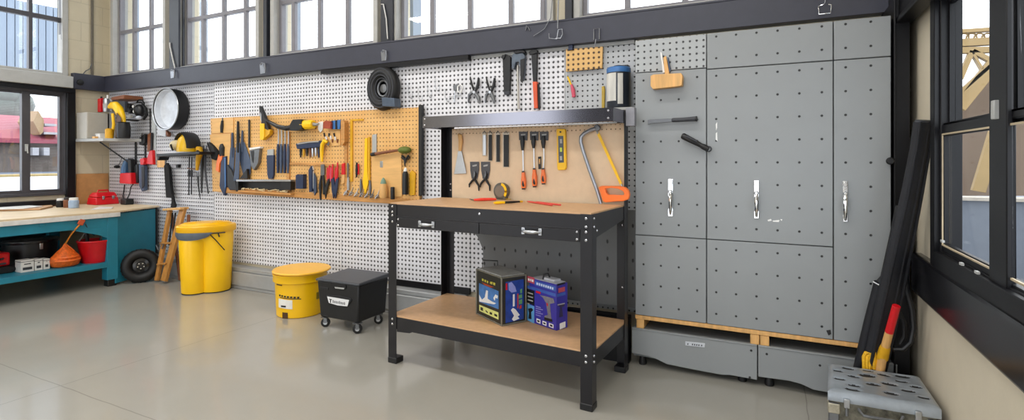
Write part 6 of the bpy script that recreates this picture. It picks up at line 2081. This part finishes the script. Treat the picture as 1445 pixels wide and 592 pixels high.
m = MB(); shape(m, W, ('p', [(241, 272), (243, 276), (247, 291), (244.5, 293.5), (240.5, 292), (242, 284)], .04, .02)); t.part('tail', m, BLACKF, .002)
m = MB(); shape(m, W, ('r', [(234.5, 221), (233.5, 231)], .04, 1.0)); t.part('loop', m, STEELD)
t.finish()
hung('wall_peg', 'tiny black peg on the louvred wall under the helmet shelf', [('peg', BLACK, [('p', rect(248, 231.5, 251, 236.5), .0, .03)])], P=W, cat='peg', bev=.003)
for k, (x, y1) in enumerate(((266.5, 275), (270, 274))):
    hung('hanging_rod', ('thin dark rod hanging under the helmet, nearer the brush', 'thin dark rod hanging under the helmet, nearer the yellow glove')[k], [('rod', BLACK, [('r', [(x + .8, 221), (x + .3, 240), (x, y1)], .03, .8)]), ('stop', DKGREY, [('r', [(x + .2, 240), (x + .2, 249)], .03, 1.6)])], 'thin dark rods under the helmet', P=W, bev=0)
hung('rod_link', 'small brown cross link on the thin dark rods', [('link', BROWN, [('r', [(264.5, 237), (277, 238.5)], .045, .7)])], P=W, cat='link', bev=0)
for k, (pts, w, mt, lb) in enumerate((([(279, 243), (280, 262), (282.5, 281)], [2.2, 1.6, .8], BLACK, 'black strap hanging straight down from the yellow glove'),
                                     ([(285, 206), (285, 240), (284.5, 272)], [4.2, 3.2, 1.4], BLACK, 'wide black belt bundle right of the yellow glove'),
                                     ([(289, 205), (289.5, 240), (294, 273)], [3.0, 2.2, 1.4], DKGREY, 'grey black belt crossing behind the wide black belt bundle'))):
    hung('belt', lb, [('strap', mt, [('r', pts, .03 + .012 * k, w, .5)]), ('buckle', STEELD, [('r', [pts[0], (pts[0][0] + .3, pts[0][1] + 5)], .03 + .014 * k, w[0] * 1.12, .5)])], 'black belts hanging on the louvred wall', P=W, cat='belt', bev=0)
hung('tool_pouch', 'rounded black pouch hanging beside the black belts', [('pouch', BLACKF, [('p', [(291, 202), (294, 200.5), (299, 205), (305, 212), (307, 221), (303, 226), (298, 224), (296, 214)], .02, .05)]), ('flap', BLACK, [('p', [(293, 201), (300, 207), (303, 214), (299, 216), (295, 208)], .07, .006)])], P=W, cat='pouch', bev=.006)
hung('secateurs', 'black and orange secateurs in a navy sheath at the pegboard edge', [('handle', BLACK, [('r', [(313, 203), (314, 208), (314, 220)], .045, [2.2, 4.6, 4.0])]), ('spring', ORANGE, [('p', [(308, 218), (313, 215), (313, 224), (309.5, 231), (308.5, 243), (304, 240), (305, 230)], .04, .025)]), ('sheath', NAVY, [('p', [(312, 222), (318.5, 220), (319, 262), (316.5, 276), (312.5, 270), (309.5, 262)], .03, .03)]), ('edge', BLUE, [('p', [(316.4, 222), (318, 222), (318.4, 262), (317, 266)], .06, .003)])], P=W, bev=.003)
hung('long_sheath', 'long black sheath hanging right of the navy sheath beside the trowels', [('sheath', mat('slate sheath', '#2a2d33', 0.5), [('p', [(320, 232), (326, 240), (331, 254), (334, 268), (324, 268), (320.5, 262)], .035, .03)])], P=W, cat='sheath', bev=.004)

# ================================================================ right corner
t = Thing('steel_case', 'low grey steel case with a dented lid under the right window', 'case')
cz = .226
corner = [V((.205, 2.475)), V((.572, 2.475)), V((.572, 2.80)), V((.235, 2.80))]
m = MB(); nx, ny = 18, 16
rnd = random.Random(9)
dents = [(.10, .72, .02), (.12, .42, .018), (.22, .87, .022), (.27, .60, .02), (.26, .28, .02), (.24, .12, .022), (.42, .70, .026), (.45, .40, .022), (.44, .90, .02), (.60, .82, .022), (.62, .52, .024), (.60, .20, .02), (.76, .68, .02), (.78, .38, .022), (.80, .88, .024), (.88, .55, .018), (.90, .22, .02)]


def lidpt(u, v):
    p = corner[0].lerp(corner[1], u).lerp(corner[3].lerp(corner[2], u), v)
    return p


nx, ny = 84, 72
grid = []
shaded_dents = set()
for j in range(ny + 1):
    row = []
    for i in range(nx + 1):
        u, v = i / nx, j / ny
        p = lidpt(u, v)
        e_ = min(u, 1 - u, v, 1 - v)
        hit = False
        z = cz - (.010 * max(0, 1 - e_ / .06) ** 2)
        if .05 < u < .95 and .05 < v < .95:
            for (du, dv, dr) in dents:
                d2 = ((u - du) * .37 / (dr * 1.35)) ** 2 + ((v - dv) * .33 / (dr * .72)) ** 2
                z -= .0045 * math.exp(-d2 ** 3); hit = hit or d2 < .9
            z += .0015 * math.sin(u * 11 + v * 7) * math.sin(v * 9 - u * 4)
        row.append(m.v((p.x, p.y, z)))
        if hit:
            shaded_dents.add((i, j))
    grid.append(row)
for j in range(ny):
    for i in range(nx):
        q = [grid[j][i], grid[j][i + 1], grid[j + 1][i + 1], grid[j + 1][i]]
        m.mi = 1 if (i, j) in shaded_dents and (i + 1, j + 1) in shaded_dents else 0
        m.f(q)
m.mi = 0
rim = [grid[0][i] for i in range(nx)] + [grid[j][nx] for j in range(ny)] + [grid[ny][i] for i in range(nx, 0, -1)] + [grid[j][0] for j in range(ny, 0, -1)]
low = [m.v((v.co.x, v.co.y, cz - .045)) for v in rim]
for k in range(len(rim)):
    m.f([rim[k], low[k], low[(k + 1) % len(rim)], rim[(k + 1) % len(rim)]])
m.f(low[::-1])
lid = t.part('lid', m, [GALV, mat('painted dent shade', '#1b1c1e', 0.6)], smooth=50, label='dented grey metal lid')  # dark second material puts the shade of the dents into the colour
m = MB()
ins = .012
cc = (corner[0] + corner[2]) / 2
low = [p + (cc - p).normalized() * ins * 1.2 for p in corner]
m.prism([(p.x, p.y, .012) for p in low], (0, 0, cz - .057)); t.part('body', m, mat('scuffed olive steel', '#4b4a42', 0.4, 0.5, 0.5, 25, col2='#8d8a7c'), .004)
for p in low:
    q = p + (cc - p).normalized() * .016
    m = MB(); m.rbox((q.x, q.y, .09), (.036, .036, .165)); cr = t.part('corner_post', m, STEELD, .004)
    m = MB(); m.rbox((q.x, q.y, .15), (.042, .042, .04)); t.part('corner_cap', m, mat('worn pale metal', '#b0aa98', 0.4, 0.5, 0.3, 40), .004, parent=cr)
    m = MB(); m.lathe([(.018, 0), (.02, .012)], (q.x, q.y, 0), (0, 0, 1), 12); t.part('foot', m, BLACK, parent=cr)
for x in (.27, .50):
    m = MB(); m.box(x - .01, x + .01, 2.460, 2.474, cz - .06, cz - .025); la = t.part('latch', m, STEEL, .002)
    m = MB(); m.tube([(x, 2.466, cz - .055), (x, 2.462, cz - .09)], .006); t.part('latch_loop', m, STEELD, parent=la)
m = MB(); m.tube([(.31, 2.476, cz - .06), (.325, 2.455, cz - .075), (.44, 2.455, cz - .075), (.455, 2.476, cz - .06)], .006); t.part('handle', m, STEELD)
m = MB(); m.box(.23, .55, 2.478, 2.484, .06, .072); t.part('trim_bar', m, STEEL, .002)
t.finish()

# black canvas roll leaning in the corner
def q3(px, py, f):                               # f: 0 at floor, 1 at the top end
    y = 2.895 - .20 * f
    return PY(y).at(px, py)


t = Thing('canvas_roll', 'tall black folded canvas roll leaning in the corner by the right window', 'canvas roll')
pa = [(1303, 172), (1297, 212), (1286, 270), (1272, 335), (1257, 405), (1243, 470), (1234, 510)]
zz = [(225 - y) for _, y in pa]
path = []
for k, (x, y) in enumerate(pa):
    f = 1 - (y - 172) / 420.0
    path.append(q3(x, y, f))
d = (path[-1] - path[-2]).normalized()
s_ = (path[-1].z - .012) / -d.z
base = path[-1] + d * s_; base.y = min(base.y, 2.90)
path.append(base)
rd = [.043, .042, .044, .050, .055, .056, .055, .05]
m = MB(); m.tube(path, [a * .9 for a in rd], n=16, up=V((-SN, CS, 0)), flat=.55); rl = t.part('roll', m, mat('black canvas', '#14161d', 0.6, var=0.25, scale=20, bump=0.3, bscale=60))
for sx, nm in ((-.55, 'fold'), (.25, 'fold'), (.8, 'fold')):
    rt = V((CS, SN, 0))
    m = MB(); m.tube([p + rt * (r * sx) - V((-SN, CS, 0)) * (r * .42 * math.sqrt(max(0, 1 - sx * sx * .7))) for p, r in zip(path, rd)], [.005] * 2 + [.007] * 4 + [.008] * 2, n=8); t.part(nm, m, mat('black canvas', '#14161d'), parent=rl)
m = MB(); tp = path[0]; dr = (path[0] - path[1]).normalized()
m.tube([tp - dr * .005, tp + dr * .008], [.035, .033], n=16, up=V((-SN, CS, 0)), flat=.6); t.part('top_cap', m, DKGREY)
t.finish()
t = Thing('pole_sleeve', 'slim black pole in a sleeve leaning left of the canvas roll', 'pole')
pb = [(1268, 290), (1256, 345), (1246, 390)]
pc = [(1240, 397), (1230, 440), (1221, 478), (1216, 500)]


def q4(px, py): 
    f = 1 - (py - 172) / 420.0
    return PY(2.905 - .15 * f).at(px, py)


p1 = [q4(*p) for p in pb]; p2 = [q4(*p) for p in pc]
d = (p2[-1] - p2[-2]).normalized(); e_ = p2[-1] + d * ((p2[-1].z - .012) / -d.z); e_.y = min(e_.y, 2.915)
m = MB(); m.tube(p1 + [p2[0]], .010, n=10); t.part('pole', m, BLACK)
m = MB(); m.tube(p2 + [e_], [.018, .021, .022, .022, .02], n=12); sl = t.part('sleeve', m, mat('black canvas', '#14161d'))
m = MB(); m.tube([p2[0] + V((-.022, -.01, 0)), p2[0] + V((0, -.024, -.012)), p2[0] + V((.022, -.01, -.006))], .004); t.part('buckle', m, STEEL, parent=sl)
t.finish()
t = Thing('stake', 'wooden stake with a red painted end standing behind the steel case', 'stake')
a, b_ = PY(2.735).at(1265, 431), PY(2.812).at(1247, 497)
d = (b_ - a).normalized(); e_ = b_ + d * ((b_.z - .006) / -d.z)
e_.y = 2.83
m = MB(); m.tube([a, a.lerp(b_, .56)], [.0155, .0165], n=12); t.part('painted_end', m, RED, .001, label='red painted end')
m = MB(); m.tube([a.lerp(b_, .56), b_, e_], [.016, .017, .017], n=12); t.part('shaft', m, WOOD)
m = MB(); m.tube([a.lerp(b_, .86), a.lerp(b_, .92), b_ + d * .03], [.0185, .021, .023], n=12); t.part('rope_wrap', m, MUSTARD)
t.finish()
t = Thing('yellow_rope', 'tangle of yellow rope hanging behind the steel case', 'rope')
Q = PY(2.825)
ROPE = mat('yellow rope', '#e0ad1c', 0.6, var=0.3, scale=60)
for pts in ([(1220, 520), (1219, 503), (1222, 497), (1228, 497), (1229, 508), (1227, 520)], [(1228, 505), (1230, 489), (1236, 486.5), (1243, 489), (1244, 500), (1240, 520)], [(1233, 520), (1234, 500), (1237, 493), (1241, 496), (1241, 520)],
            [(1224, 520), (1224, 503), (1227, 500)], [(1238, 520), (1240, 498), (1246, 492)]):
    m = MB(); m.tube([Q.at(*p) for p in pts], .0085, n=8); t.part('strand', m, ROPE)
t.finish()
t = Thing('hose_loop', 'black hose loop hanging in the corner right of the stake', 'hose')
pts = [(1277, 385), (1280, 410), (1287, 437), (1289, 462), (1285, 482), (1274, 492), (1260, 492)]
m = MB(); m.tube([PY(2.86).at(*p) for p in pts], .012, n=10); t.part('hose', m, BLACK)
m = MB(); m.tube([PY(2.87).at(*p) for p in ((1270, 440), (1276, 455), (1276, 475), (1270, 485))], .008, n=8); t.part('inner_loop', m, BLACK)
t.finish()
for _t in THINGS:
    _t.finish()
